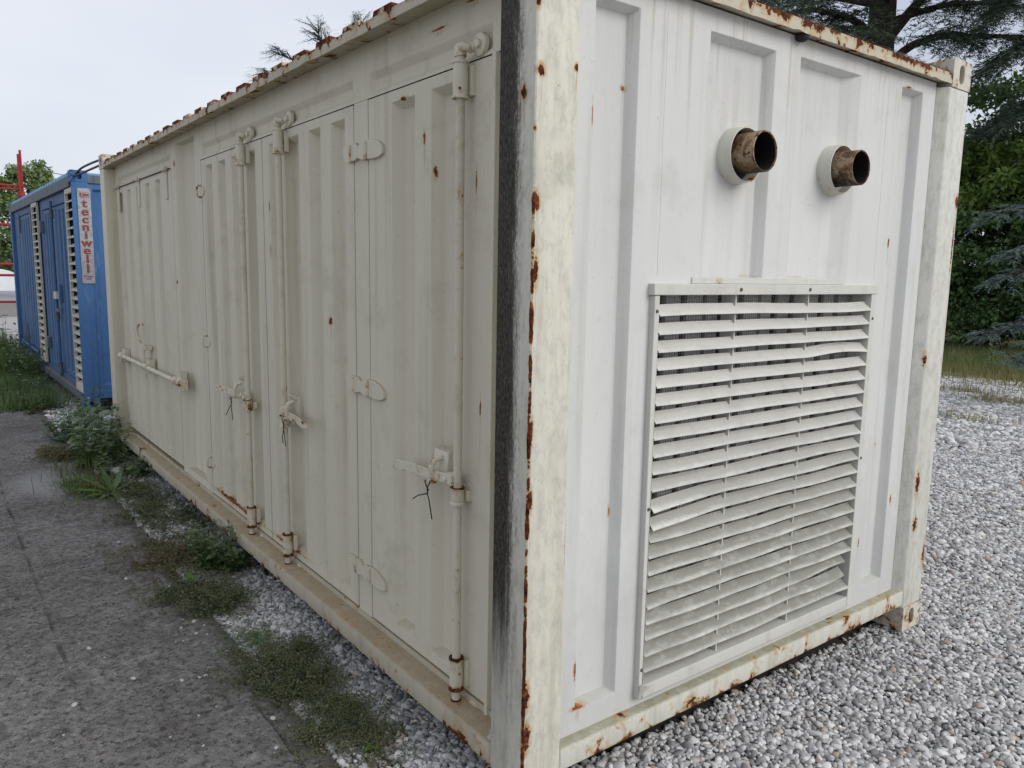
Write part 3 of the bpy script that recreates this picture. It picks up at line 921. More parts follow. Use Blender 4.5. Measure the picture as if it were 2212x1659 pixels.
for yb in (5.76, 5.00, 4.16):
    MB().box(D - .010, D + .001, yb - .030, yb + .016, 2.11, 2.300).build('hinge_strap', MAT['side'], hatch, bevel=.003)
    MB().tube([(D - .016, yb - .055, 2.3115), (D - .016, yb + .055, 2.3115)], .014, 12).build('hinge_knuckle', MAT['hardware'], hatch, smooth=True)
MB().tube([(D - .008, 4.05, 2.3085), (D - .008, 5.82, 2.3085)], .0035, 6).build('hinge_rod', MAT['steel'], hatch)

# end wall: pressed panel with the louver opening left free (four pieces around it)
end = MB()
recess_panel(end, 'y', Y, .150, .5085, .208, 2.488, [(.246, .421, .285, 2.420, .014, .018, .014)], .040)
end.build('wall_panel', MAT['end'], WC, bevel=.005)
end = MB()
recess_panel(end, 'y', Y, .5085, 1.836, 1.620, 2.488, [(.739, 1.084, 1.6285, 2.418, .02, .022, .016), (1.232, 1.638, 1.6285, 2.424, .02, .082, .016)], .040)
end.build('wall_panel', MAT['end'], WC, bevel=.005)
end = MB()
recess_panel(end, 'y', Y, 1.836, 2.2315, .208, 2.488, [(1.951, 2.124, .285, 2.432, .014, .018, .014)], .040)
end.build('wall_panel', MAT['end'], WC, bevel=.005)
MB().box(.5085, 1.836, Y, Y + .01, .208, .2415).build('wall_panel', MAT['end'], WC)
for xx in (.538, 1.846):
    MB().tube([(xx + random.uniform(-.002, .002), Y + .0004, 1.65 + k * .0785) for k in range(11)], .0014, 5).build('weld_seam', MAT['end'], WC)

# louver
lv = MB()
lv.box(.5085, .531, .022, .12, .2415, 1.589).box(1.8005, 1.836, .022, .12, .2415, 1.589)
lv.box(.500, 1.845, .018, .060, 1.590, 1.6265)
lv.box(.531, 1.8004, .022, .10, .2415, .285)
louver = lv.build('louver', MAT['frame'], WC, bevel=.003)
louver['label'] = 'wide louver of twenty-two dented slats under the exhaust pipes'
MB().box(.700, 1.612, .0395, .060, 1.6268, 1.6475).build('drip_strip', MAT['frame'], louver, bevel=.002)
NS = 22
for i in range(NS):
    zb = 1.524 - i * .0570
    mb = MB()
    n = 26
    x0, x1 = .533, 1.799
    amp = .0008 if i < 9 else .0014
    ph, ph2 = random.uniform(0, 6), random.uniform(0, 6)
    for k in range(n + 1):
        x = x0 + (x1 - x0) * k / n
        w = amp * math.sin(k * .33 + ph) + amp * .7 * math.sin(k * .8 + ph2)
        dz, dy = w, w * .8
        if i in (11, 12) and x < .93:                    # bent tips on the left and lower right
            q = (.93 - x) / .4
            dz -= .011 * q * q * (1 if i == 11 else 1.2); dy -= .010 * q * q
        if i in (19, 20) and x > 1.45:
            q = (x - 1.45) / .35
            dz += (.010 if i == 19 else -.004) * math.sin(q * 3.0); dy += .012 * q * q
            x = x - (.02 * q * q if k == n else 0)
        if i == 3 and x > 1.38:
            q = (x - 1.38) / .42
            dz += .009 * math.sin(q * 3.14); dy -= .004 * math.sin(q * 3.14)
        if i == 0:
            dz += .004 * math.sin((x - x0) * 5)
        prof = [(.020, 0), (.0205, .004), (.049, .030), (.050, .035), (.0515, .035), (.0505, .0285), (.0225, .0028), (.0215, -.001)]
        for yy, zz in prof:
            mb.v.append((x, yy + dy, zb + zz + dz))
    kk = 8
    for a in range(n):
        for j in range(kk):
            j2 = (j + 1) % kk
            mb.f.append((a * kk + j, a * kk + j2, (a + 1) * kk + j2, (a + 1) * kk + j))
    mb.f += [tuple(range(kk)), tuple(n * kk + j for j in range(kk))[::-1]]
    mb.build('slat', MAT['slat'], louver, smooth=True, angle=28)
for xx in (.935, 1.375):
    MB().box(xx - .003, xx + .003, .040, .100, .285, 1.590).build('fin', MAT['frame'], louver)
wm = MB()
k = .54
while k < 1.80:
    wm.box(k, k + .0013, .1022, .1035, .285, 1.59)
    k += .0125
k = .29
while k < 1.59:
    wm.box(.531, 1.80, .1036, .1049, k, k + .0013)
    k += .0125
o = wm.build('wire_mesh', MAT['wire'], louver, merge=False)
o['kind'] = 'stuff'
for i, x in enumerate(np.arange(.56, 1.80, .105)):
    MB().box(x, x + .062 + .022 * ((i * 7) % 3) / 2, .118, .132, .25, 1.62).build('baffle', MAT['inner'], louver)
for x, z in ((.93, 1.608), (1.345, 1.608)):
    MB().lathe((x, .018, z), (0, -1, 0), [(0, .007), (.003, .006), (.004, .003)], 10).build('screw', MAT['steel'], louver, smooth=True)
for x, z in ((.5195, 1.54), (.5195, .90), (.5195, .345), (1.818, 1.49), (1.818, .90)):
    MB().lathe((x, .022, z), (0, -1, 0), [(0, .006), (.003, .005), (.004, .003)], 10).build('screw', MAT['steel'], louver, smooth=True)
MB().prism([(.507, .021, .243), (.545, .021, .262), (.545, .004, .285), (.520, -.004, .300), (.507, .010, .30)], (0, .004, 0)).build('torn_corner', MAT['frame'], louver)

# exhaust pipes: wide sleeves on the panel with rusty pipes inside
for cx, cz, dz, rp in ((.938, 2.058, .004, .0665), (1.532, 2.064, .000, .0645)):
    mb = MB()
    mb.lathe((cx, F + .002, cz), (0, -1, 0), [(0, .094), (.004, .0935), (.052, .0915), (.0555, .0905), (.0555, .0865), (.052, .0855), (.0, .0855)], 48, cap=False)
    sl = mb.build('exhaust_sleeve', MAT['sleeve'], WC, smooth=True, angle=45)
    MB().lathe((cx, F - .003, cz), (0, -1, 0), [(0, .086), (.001, .086)], 32).build('sleeve_back', MAT['soot'], sl)
    mb = MB()
    mb.lathe((cx, F, cz + dz), (0, -1, 0), [(0, rp), (.10, rp * 1.005), (.124, rp), (.125, rp - .001), (.125, rp - .0045), (.12, rp - .005), (0, rp - .005)], 48, cap=False)
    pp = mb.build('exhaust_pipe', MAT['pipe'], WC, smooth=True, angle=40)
    MB().lathe((cx, F - .002, cz + dz), (0, -1, 0), [(0, rp - .0055), (.118, rp - .0055), (.118, rp - .0062), (0, rp - .0062)], 32, cap=False).build('soot_lining', MAT['soot'], pp)
MAT['litter'] = foliage('dry_needle_litter', [(0, (.05, .035, .025)), (.5, (.11, .085, .06)), (1, (.20, .17, .13))], trans=0, var_scale=9)
n_ = 5200
lx, ly = RNG.uniform(.16, 2.27, n_), np.abs(RNG.normal(.03, .03, n_)) + .006
o = leaf_mesh('needle_litter', MAT['litter'], np.column_stack([lx, ly, 2.5275 + RNG.uniform(0, .012, n_) * (.4 + .6 * np.sin(lx * 9) ** 2)]), rdir(n_, -.1, .7), rdir(n_), RNG.uniform(.012, .03, n_), .0022, 'needle', WC)
o['kind'] = 'stuff'
# bolts and the small bump under the top lip
MB().lathe((1.20, .026, 2.484), (0, 0, -1), [(0, .024), (.010, .022), (.018, .012)], 14).build('lamp_stub', MAT['dark'], WC, smooth=True)
MB().lathe((.02, .185, .200), (0, 0, 1), [(0, .012), (.006, .012), (.0065, .005), (.028, .005)], 8).build('bolt', MAT['bolt'], WC)
MB().lathe((2.335, .0, .545), (0, -1, 0), [(0, .006), (.003, .005)], 8).build('bolt', MAT['bolt'], WC)
MB().lathe((-.0, 5.80, .24), (0, 0, 1), [(0, .02), (.02, .02), (.022, .01), (.04, .01)], 8).build('bolt', MAT['steel'], WC)

# twisted wire ties hanging from the three handles
for i, (ty, labels) in enumerate(zip(tie_spots, ['twisted black wire tie hanging from the handle nearest the corner post',
                                                 'twisted black wire tie hanging from the middle door handle',
                                                 'twisted black wire tie hanging from the handle of the farthest door'])):
    mb = MB()
    s = 1 if i == 0 else .9
    lp = [(.012, ty - .010, .958), (.004, ty - .016, .950), (.004, ty - .006, .936), (.006, ty + .003, .922), (.005, ty - .003, .910)]
    lp2 = [(.012, ty + .012, .958), (.004, ty + .016, .948), (.004, ty + .004, .934), (.007, ty - .005, .922), (.005, ty + .002, .910)]
    mb.tube(lp + [(.002, ty + (.055 if i != 1 else .012), .890 if i == 0 else .865), (.004, ty + (.095 if i != 1 else .006), .868 if i == 0 else .835)], .0022, 6)
    mb.tube(lp2 + [(.000, ty - .018, .895), (-.004, ty - .045, .832)], .0022, 6)
    tag(mb.build('wire_tie', MAT['black_wire'], None, smooth=True), labels, 'wire', 'wire ties on the door handles')

# ------------------------------------------------------------------ blue container behind
BC = thing('blue_container', 'blue steel equipment container with cream side louvers behind the white one', 'container', (.05, 8.0, .07), .0136)
def blue_paint(name, base, dirt, amt, rust=.76, top_dust=0, streak=.35):
    return paint(name, base, dirt=dirt, dirt_amt=amt, streak=streak, rust=rust, rust_scale=6, speck=.4, top_dust=top_dust, dust=(.25, .16, .11), halo=.25, chalk=.30)
MAT['blue'] = blue_paint('blue_paint', (.068, .160, .345), (.04, .08, .16), .5)
MAT['blue_side'] = blue_paint('faded_blue_paint', (.068, .145, .285), (.04, .07, .12), .55)
MAT['blue_rail'] = blue_paint('stained_blue_rail', (.12, .155, .18), (.05, .048, .044), .8, .66, .8, .9)
MAT['blue_roof'] = blue_paint('pale_blue_roof', (.14, .30, .48), (.07, .12, .18), .5)
MAT['cream_louver'] = paint('cream_louver_paint', (.57, .55, .47), dirt=(.32, .29, .21), dirt_amt=.45, streak=.2, speck=.4)
bd, bf = .055, .085
for x0, y0 in ((0, 0), (0, L - .15), (W - .16, 0), (W - .16, L - .15)):
    MB().box(x0, x0 + .16, y0, y0 + .15 - (.12 if y0 == 0 and x0 == 0 else 0), .118, 2.473).build('corner_post', MAT['blue'], BC, bevel=.008)
for z0 in (0, H - .118):
    for x0, sx in ((0, 1), (W, -1)):
        for y0, sy in ((0, 1), (L, -1)):
            casting('corner_casting', x0, y0, z0, sx, sy, MAT['blue'], BC)
for x0 in (0, W - .12):
    MB().box(x0, x0 + .12, .18, 5.88, .07, .165).build('bottom_rail', MAT['blue_rail'], BC, bevel=.008)
    MB().box(x0, x0 + .12, .18, 5.88, 2.425, 2.545).build('top_rail', MAT['blue_rail'], BC, bevel=.008)
for y0 in (0, L - .10):
    MB().box(.16, 2.276, y0 + .004, y0 + .10, .10, .20).build('bottom_rail', MAT['blue'], BC, bevel=.01)
    MB().box(.16, 2.276, y0 + .004, y0 + .10, 2.46, 2.55).build('top_rail', MAT['blue_rail'], BC, bevel=.006)
roof_sheet(.05, 6.0, .012, W - .012, 2.547, 2.585, .16, .148, .07, .012, MAT['blue_roof'], BC)
ep = MB()
recess_panel(ep, 'y', .02, .161, 2.277, .201, 2.459, [(.20, .62, .25, 2.40, .02, .03, .02), (.72, 1.16, .25, 2.40, .02, .03, .02), (1.26, 1.70, .25, 2.40, .02, .03, .02), (1.80, 2.22, .25, 2.40, .02, .03, .02)], .035)
ep.build('wall_panel', MAT['blue'], BC, bevel=.005)
MB().box(.161, 2.277, 6.0, 6.015, .2, 2.46).build('wall_panel', MAT['blue'], BC)
MB().box(W - .05, W - .03, .15, 5.90, .166, 2.424).build('wall_panel', MAT['blue_side'], BC)
MB().box(.24, .25, .06, 5.98, .166, 2.54).build('inner_wall', MAT['dark'], BC)
MB().box(.121, 2.317, .101, 5.95, .075, .10).build('floor', MAT['dark'], BC)
MB().box(.04, .14, .18, 5.88, .166, .232).build('door_sill', MAT['blue_side'], BC, bevel=.004)
for ya_, yb_, zb_ in ((.520, 2.640, 2.300), (3.42, 5.90, 2.3345)):
    MB().box(.045, .14, ya_, yb_, zb_, 2.4245).build('header_panel', MAT['blue_side'], BC, bevel=.004)
for ya_, yb_, zt_ in ((2.6405, 2.869, 2.424), (3.405, 3.64, 2.334), (5.385, 5.905, 2.334)):
    MB().box(.05, .14, ya_, yb_, .233, zt_).build('wall_panel', MAT['blue_side'], BC, bevel=.004)
def blue_door(name, y0, y1, z0, z1, recs):
    mb = MB()
    recess_panel(mb, 'x', bd, y0, y1, z0, z1, [(a, b, z0 + .06, z1 - .05, .02, .025, .02) for a, b in recs], .032)
    sheet_edge(mb, 'x', bd, y0, y1, z0, z1, .05)
    return mb.build(name, MAT['blue_side'], BC, bevel=.003)
bdo1 = blue_door('door', .530, 1.545, .240, 2.290, [(.66, .80), (.93, 1.07), (1.20, 1.34)])
bdo2 = blue_door('door', 1.556, 2.635, .240, 2.290, [(1.90, 2.02), (2.12, 2.24), (2.34, 2.46)])
bha = blue_door('hatch', 3.655, 5.370, .300, 2.325, [(3.85 + .27 * k, 3.98 + .27 * k) for k in range(5)])
MB().tube([(.015, 1.64, .18), (.015, 1.64, 2.36)], .017, 12).build('locking_bar', MAT['blue_side'], bdo2, smooth=True)
for z0, z1 in ((2.16, 2.26), (.90, .98), (.22, .36)):
    MB().lathe((.015, 1.64, z0), (0, 0, 1), [(0, .030), (.01, .030), (.014, .025), (z1 - z0 - .012, .025), (z1 - z0, .030)], 12).build('bar_guide', MAT['blue_rail'], bdo2, smooth=True)
MB().box(-.012, .04, 1.50, 1.68, 1.16, 1.25).build('handle_bracket', MAT['bar'], bdo2, bevel=.004)
MB().box(-.006, .006, 1.40, 1.66, 1.005, 1.045).build('handle', MAT['blue_rail'], bdo2, bevel=.003)
MB().box(.02, bd, 1.40, 1.50, 1.12, 1.34).build('handle_plate', MAT['blue_side'], bdo1, bevel=.004)
for z in (2.0, .45):
    MB().box(.005, bd, 2.60, 2.70, z, z + .16).build('hinge', MAT['blue_rail'], bdo2, bevel=.01)
    MB().box(.005, bd, .505, .57, z, z + .16).build('hinge', MAT['blue_rail'], bdo1, bevel=.01)
MB().tube([(.01, 5.55, .335), (.01, 4.5, .318), (.01, 3.60, .300)], .020, 10).build('lock_bar', MAT['blue_side'], bha, smooth=True)
MB().tube([(.01, 4.6, .32), (0, 4.6, .45), (-.005, 4.62, .55), (-.005, 4.66, .66), (0, 4.72, .68)], .012, 8).build('handle', MAT['blue_rail'], bha, smooth=True)
for yy in (5.22, 3.78):
    MB().box(.03, bd + .001, yy - .05, yy + .05, 2.08, 2.37).build('hinge_strap', MAT['blue_rail'], bha, bevel=.004)
def blue_louver(y0, y1, z0, z1, n):
    fr = MB().box(.004, .034, y1 - .035, y1, z0, z1).box(.004, .034, y0, y0 + .012, z0, z1).box(.004, .034, y0 + .012, y1 - .035, z1 - .05, z1).box(.004, .034, y0 + .012, y1 - .035, z0, z0 + .06)
    lo = fr.build('louver', MAT['cream_louver'], BC, bevel=.003)
    pit = (z1 - z0 - .11) / n
    sm = MB()
    a, b = y0 + .013, y1 - .036
    prof = [(.004, 0), (.004, .016), (.075, .050), (.078, .046), (.010, .010), (.010, 0)]
    sm.prism([(xx, a, zz) for xx, zz in prof], (0, b - a, 0))
    proto = None
    for i in range(n):
        zz = z0 + .062 + i * pit
        if proto is None:
            proto = sm.build('slat', MAT['cream_louver'], lo)
            ob = proto
        else:
            ob = proto.copy()
            C.objects.link(ob)
            ob.parent = lo
        ob.location = (0, 0, zz)
        if i % 5 == 2:
            ob.rotation_euler = (random.uniform(-.012, .012), 0, 0)
    MB().box(.16, .165, y0, y1, z0, z1).box(.0345, .16, y1 - .03, y1 - .001, z0, z1).box(.0345, .16, y0, y0 + .008, z0, z1).build('louver_back', MAT['dark'], lo)
    return lo
blue_louver(.032, .505, .166, 2.410, 22)
blue_louver(2.870, 3.400, .235, 2.418, 22)

# sign plate with stacked red lettering
def sign_metal():
    m = M('scuffed_aluminium_sign')
    P = m.obj()
    n = m.noise(P, 25, 8, .7, .6)
    col = m.cramp(n, [(.3, (.20, .205, .22)), (.5, (.33, .335, .355)), (.7, (.46, .465, .49))])
    return m.set(col, .45, metal=.25)
MAT['sign'] = sign_metal()
MAT['letter'] = plain('faded_red_lettering', (.235, .052, .038), .6, .3, 40)
sign = MB().box(.050, .178, -.010, -.004, 1.385, 2.402).build('sign_plate', MAT['sign'], BC, bevel=.002)
sign['label'] = 'narrow aluminium plate with red lettering stacked downwards'
for x, z in ((.058, 2.394), (.170, 2.394), (.058, 1.393), (.170, 1.393)):
    MB().lathe((x, -.010, z), (0, -1, 0), [(0, .004), (.002, .003)], 8).build('rivet', MAT['steel'], sign)
def text_mesh(txt, cx, cz, size, fat, sx=1.0, mat=None, bold=0.0):
    cu = bpy.data.curves.new('letter', 'FONT')
    cu.body = txt
    cu.align_x = 'CENTER'
    cu.align_y = 'CENTER'
    cu.size = size
    cu.offset = fat
    cu.extrude = .0008
    ob = bpy.data.objects.new('letter_curve', cu)
    C.objects.link(ob)
    bpy.context.view_layer.update()
    me = bpy.data.meshes.new_from_object(ob.evaluated_get(bpy.context.evaluated_depsgraph_get()))
    bpy.data.objects.remove(ob, do_unlink=True)
    bpy.data.curves.remove(cu)
    me.transform(Matrix.Rotation(R(90), 4, 'X') @ Matrix.Diagonal((sx, 1, 1, 1)))
    if bold:                                             # heavier strokes: the outline repeated a little to each side
        bm = bmesh.new()
        for k, (dx_, dz) in enumerate(((0, 0), (bold, 0), (-bold, 0), (bold * .5, bold * .3), (-bold * .5, -bold * .3))):
            m2 = me.copy()
            m2.transform(Matrix.Translation((dx_, -.00015 * k, dz)))
            bm.from_mesh(m2)
            bpy.data.meshes.remove(m2)
        bm.to_mesh(me)
        bm.free()
    me.transform(Matrix.Translation((cx, -.0112, cz)))
    me.materials.clear()
    me.materials.append(mat or MAT['letter'])
    return link('letter', me, sign)
for ch, z in zip('tecniwell', (2.242, 2.155, 2.072, 1.992, 1.905, 1.822, 1.740, 1.645, 1.545)):
    text_mesh(ch, .114, z, .122, .0015, 1.15, bold=.0045)
text_mesh('tw', .114, 2.337, .070, .001, 1.15, bold=.0022)
lb = MB()
for a in ((.066, .162, 2.305, 2.308), (.066, .162, 2.360, 2.363), (.066, .069, 2.308, 2.360), (.159, .162, 2.308, 2.360)):
    lb.box(a[0], a[1], -.0118, -.0102, a[2], a[3])
lb.build('logo_border', MAT['letter'], sign)
text_mesh('PIACENZA', .114, 1.462, .021, .0006, 1.0)
text_mesh('ITALY', .114, 1.435, .021, .0006, 1.0)

# two hoses between the containers' top corners
for i, (pts, lab) in enumerate([([(.10, 8.06, 2.605), (.11, 7.7, 2.650), (.14, 7.0, 2.655), (.14, 6.4, 2.625), (.12, 6.02, 2.58)], 'upper black hose arching between the two container tops'),
                                ([(.08, 8.00, 2.590), (.10, 7.6, 2.592), (.13, 7.0, 2.598), (.12, 6.5, 2.582), (.10, 6.05, 2.545)], 'lower black hose between the two container tops')]):
    cu = []
    for a, b, c, d in zip([pts[0]] + pts[:-2], pts[:-1], pts[1:], pts[2:] + [pts[-1]]):
        for t in (0, .25, .5, .75):
            cu.append(tuple(.5 * ((2 * q) + (-p_ + r_) * t + (2 * p_ - 5 * q + 4 * r_ - s_) * t * t + (-p_ + 3 * q - 3 * r_ + s_) * t ** 3) for p_, q, r_, s_ in zip(a, b, c, d)))
    cu.append(pts[-1])
    tag(MB().tube(cu, .011, 8).build('hose', MAT['hose'], None, smooth=True), lab, 'hose', 'hoses between the containers')

# ------------------------------------------------------------------ pebbles
def pebble_mat():
    m = M('pebble_stone')
    oi = m.nt.nodes.new('ShaderNodeObjectInfo')
    r_ = oi.outputs['Random']
    col = m.cramp(r_, [(0, (.19, .19, .195)), (.16, (.29, .285, .285)), (.36, (.41, .405, .40)), (.58, (.54, .53, .52)), (.78, (.66, .65, .635)), (.95, (.74, .73, .71)), (.97, (.42, .34, .26)), (.985, (.34, .25, .21)), (1, (.48, .50, .48))])
    P = m.obj()
    col = m.mix(m.ramp(m.noise(P, 2.2, 6, .7), .4, .7, 0, .35), col, (.42, .41, .39))
    m.bump(m.noise(P, 9, 4), .2, .02)
    return m.set(col, .72, spec=.25)
MAT['pebble'] = pebble_mat()
def pebble_field(name, label, pts, size, zj, flat=(.55, .85)):
    n = len(pts)
    me = bpy.data.meshes.new(name)
    me.from_pydata([tuple(q) for q in pts], [], [])
    a = me.attributes.new('psc', 'FLOAT_VECTOR', 'POINT')
    s = size * np.exp(RNG.normal(0, .28, n))
    sc = np.stack([s * RNG.uniform(.9, 1.45, n), s * RNG.uniform(.75, 1.1, n), s * RNG.uniform(*flat, n)], 1)
    a.data.foreach_set('vector', sc.reshape(-1).astype(np.float32))
    b = me.attributes.new('prt', 'FLOAT_VECTOR', 'POINT')
    rt = np.stack([RNG.normal(0, .35, n), RNG.normal(0, .35, n), RNG.uniform(0, 6.283, n)], 1)
    b.data.foreach_set('vector', rt.reshape(-1).astype(np.float32))
    o = link(name, me)
    ng = bpy.data.node_groups.new(name, 'GeometryNodeTree')
    ng.interface.new_socket(name='Geometry', in_out='INPUT', socket_type='NodeSocketGeometry')
    ng.interface.new_socket(name='Geometry', in_out='OUTPUT', socket_type='NodeSocketGeometry')
    nn = ng.nodes
    gi, go = nn.new('NodeGroupInput'), nn.new('NodeGroupOutput')
    ico = nn.new('GeometryNodeMeshIcoSphere')
    ico.inputs['Radius'].default_value = .5
    ico.inputs['Subdivisions'].default_value = 2
    nz = nn.new('ShaderNodeTexNoise')
    nz.inputs['Scale'].default_value = 1.9
    nz.inputs['Detail'].default_value = 1.0
    sub = nn.new('ShaderNodeVectorMath')
    sub.operation = 'SUBTRACT'
    sub.inputs[1].default_value = (.5, .5, .5)
    mul = nn.new('ShaderNodeVectorMath')
    mul.operation = 'SCALE'
    mul.inputs['Scale'].default_value = .42
    sp = nn.new('GeometryNodeSetPosition')
    sm = nn.new('GeometryNodeSetShadeSmooth')
    mt = nn.new('GeometryNodeSetMaterial')
    mt.inputs['Material'].default_value = MAT['pebble']
    ip = nn.new('GeometryNodeInstanceOnPoints')
    a1, a2 = nn.new('GeometryNodeInputNamedAttribute'), nn.new('GeometryNodeInputNamedAttribute')
    for q, k in ((a1, 'psc'), (a2, 'prt')):
        q.data_type = 'FLOAT_VECTOR'
        q.inputs['Name'].default_value = k
    ln = ng.links.new
    ln(nz.outputs['Color'], sub.inputs[0])
    ln(sub.outputs[0], mul.inputs[0])
    ln(ico.outputs['Mesh'], sp.inputs['Geometry'])
    ln(mul.outputs[0], sp.inputs['Offset'])
    ln(sp.outputs[0], sm.inputs[0])
    ln(sm.outputs[0], mt.inputs['Geometry'])
    ln(gi.outputs[0], ip.inputs['Points'])
    ln(mt.outputs[0], ip.inputs['Instance'])
    ln(a1.outputs['Attribute'], ip.inputs['Scale'])
    ln(a2.outputs['Attribute'], ip.inputs['Rotation'])
    ln(ip.outputs[0], go.inputs[0])
    md = o.modifiers.new('scatter', 'NODES')
    md.node_group = ng
    return tag(o, label, 'gravel', None, 'stuff')
def grid(x0, x1, y0, y1, s, keep, z, zj):
    xs, ys = np.meshgrid(np.arange(x0, x1, s), np.arange(y0, y1, s))
    p = np.stack([xs.ravel(), ys.ravel()], 1)
    p += RNG.uniform(-.5, .5, p.shape) * s
    k = keep(p[:, 0], p[:, 1])
    p = p[k]
    und = .010 * np.sin(p[:, 0] * 2.1 + 1.3) * np.cos(p[:, 1] * 1.7) + .006 * np.sin(p[:, 0] * 5.3 + p[:, 1] * 4.1)
    return np.column_stack([p, z + und + RNG.uniform(-zj, zj, len(p))])
CXY = (-1.31, -1.65)
def dist(x, y):
    return np.hypot(x - CXY[0], y - CXY[1])
def front(x, y):      # the wedge of yard the view and a step aside can see, right of the container's corner
    return (y > -1.6) & (y < .22 * (x + 1.3) + 2.2 + np.where(x > 2.4, 4.5, 0)) & (y > .17 * x - 2.2)
pa = grid(-.30, 5.2, -1.6, 2.2, .0158, lambda x, y: front(x, y) & (dist(x, y) < 5.0) & ((y < .14) | (x > 2.32) | (x < .12)) & ((x > -.1) | (y < .3)) & (dist(x, y) > 1.2), -.014, .006)
pebble_field('near_gravel', 'grey and white pebbles spread before the louvered end', pa, .0200, .006)
pb = grid(2.0, 9.5, -1.5, 6.5, .0210, lambda x, y: front(x, y) & (dist(x, y) >= 5.0) & (dist(x, y) < 8.8), -.016, .007)
pebble_field('yard_gravel', 'grey and white pebbles of the yard beyond the container', pb, .0250, .007)
pc = grid(4.0, 16.5, -1.5, 9.5, .038, lambda x, y: front(x, y) & (dist(x, y) >= 8.8) & (dist(x, y) < 15.5), -.02, .009)
pebble_field('far_gravel', 'pale pebbles of the yard before the grass', pc, .043, .009)
pd = grid(-.30, .15, .15, 6.0, .0190, lambda x, y: (x > -.292) & ((y > .3) | (x < .0)), -.018, .007)
pebble_field('strip_gravel', 'white and grey pebbles filling the strip beside the concrete', pd, .0235, .007)
pe = grid(-.32, .35, 6.0, 9.3, .034, lambda x, y: (x > -.31), -.016, .007)
pebble_field('strip_gravel', 'pale pebbles at the foot of the blue container', pe, .042, .007)

# loose pebbles lying on the concrete, one by one
def loose_mat():
    m = M('loose_white_pebble')
    P = m.obj()
    m.bump(m.noise(P, 90, 4), .3, .002)
    return m.set(m.mix(m.noise(P, 60, 5, .7), (.30, .29, .275), (.58, .57, .545)), .7, spec=.2)
MAT['loose'] = loose_mat()
bm = bmesh.new()
bmesh.ops.create_icosphere(bm, subdivisions=2, radius=.5)
for v in bm.verts:
    v.co *= 1 + .16 * math.sin(v.co.x * 5 + 1) * math.cos(v.co.y * 4) + .08 * math.sin(v.co.z * 7)
lm_ = bpy.data.meshes.new('pebble')
bm.to_mesh(lm_)
bm.free()
lm_.shade_smooth()
lm_.materials.append(MAT['loose'])
spots = [(-.865, 2.06), (-.84, 1.98), (-.80, 1.86), (-.79, 1.69), (-.74, 1.60), (-.96, 1.52), (-.435, 2.05), (-.465, 1.96), (-.40, 1.99), (-.37, 1.93), (-.385, 1.83), (-.425, 1.86),
         (-.50, 1.90), (-.52, 1.835), (-.49, 1.825), (-.585, 1.475), (-.52, 1.46), (-.498, 1.455), (-.357, 1.235), (-.385, 1.00), (-.352, .925), (-.55, 2.72), (-.53, 1.20), (-.60, 1.18),
         (-.44, .82), (-.455, .80), (-.72, 1.10), (-.93, 1.85), (-1.02, 1.33), (-.64, .98), (-.42, 2.60), (-.39, 2.48), (-.44, 2.92), (-.47, 3.35), (-.40, 3.05), (-.36, 1.62), (-.345, 1.50), (-.36, 1.36)]
for x, y in spots:
    o = link('pebble', lm_)
    s = random.choice((.007, .009, .011, .014, .019))
    o.scale = (s * random.uniform(1, 1.5), s, s * .7)
    o.location = (x, y, s * .26)
    o.rotation_euler = (random.uniform(-.2, .2), random.uniform(-.2, .2), random.uniform(0, 6))
    tag(o, 'small whitish pebble lying loose on the grey concrete', 'pebble', 'loose pebbles on the concrete')

# ------------------------------------------------------------------ weeds along the strip
def creeping_mat(name, label, cx, cy, rx, ry, n, mat, h=.05, lsize=.011, seed=0):
    rg = np.random.default_rng(seed)
    # low mounds of runners: stems radiate and carry tiny leaf pairs
    ns = int(n * .72) // 16
    a = rg.uniform(0, 6.283, ns)
    rad = np.sqrt(rg.uniform(0, 1, ns)) * np.where(rg.uniform(0, 1, ns) < .42, rg.uniform(1, 2.4, ns), 1.0)
    kc = 9
    sa, sr = rg.uniform(0, 6.283, kc), np.sqrt(rg.uniform(0, 1, kc)) * .85
    pick = rg.integers(0, kc, ns)
    ss = rg.uniform(.18, .52, kc)
    bx_ = cx + rx * (sr[pick] * np.cos(sa[pick]) + ss[pick] * rad * np.cos(a))
    by = cy + ry * (sr[pick] * np.sin(sa[pick]) + ss[pick] * rad * np.sin(a))
    c, d, nr = [], [], []
    for i in range(ns):
        an = rg.uniform(0, 6.283)
        ln = rg.uniform(.05, .15)
        for k in range(16):
            t = k / 15
            z = .004 + h * max(.18, 1 - rad[i] ** 2 * .8) * rg.uniform(.25, 1.0) * (1 - .3 * t)
            q = (bx_[i] + math.cos(an) * ln * t + rg.normal(0, .007), by[i] + math.sin(an) * ln * t + rg.normal(0, .007), z)
            c.append(q)
            dd = an + (1.3 if k % 2 else -1.3) + rg.normal(0, .4)
            d.append((math.cos(dd), math.sin(dd), rg.normal(.1, .35)))
            nr.append((rg.normal(0, .45), rg.normal(0, .45), 1))
    o = leaf_mesh(name, mat, c, d, nr, lsize * rg.uniform(.6, 1.7, len(c)), lsize * .55 * rg.uniform(.7, 1.5, len(c)))
    return tag(o, label, 'ground cover', None, 'stuff')
creeping_mat('creeping_weed', 'large dull green mat of creeping weed on the near gravel strip', -.20, 1.34, .20, .34, 13000, MAT['mat_weed'], .055, .011, 1)
creeping_mat('creeping_weed', 'bright green edge of creeping weed against white pebbles', -.235, 1.62, .07, .10, 1100, MAT['weed'], .03, .011, 2)
creeping_mat('creeping_weed', 'sparse creeping weed nearest the camera at the slab edge', -.19, .86, .20, .26, 7000, MAT['mat_weed'], .035, .010, 3)
creeping_mat('creeping_weed', 'thin reddish creeping weed among the nearest pebbles', -.14, .60, .12, .12, 1300, MAT['red_weed'], .025, .009, 4)
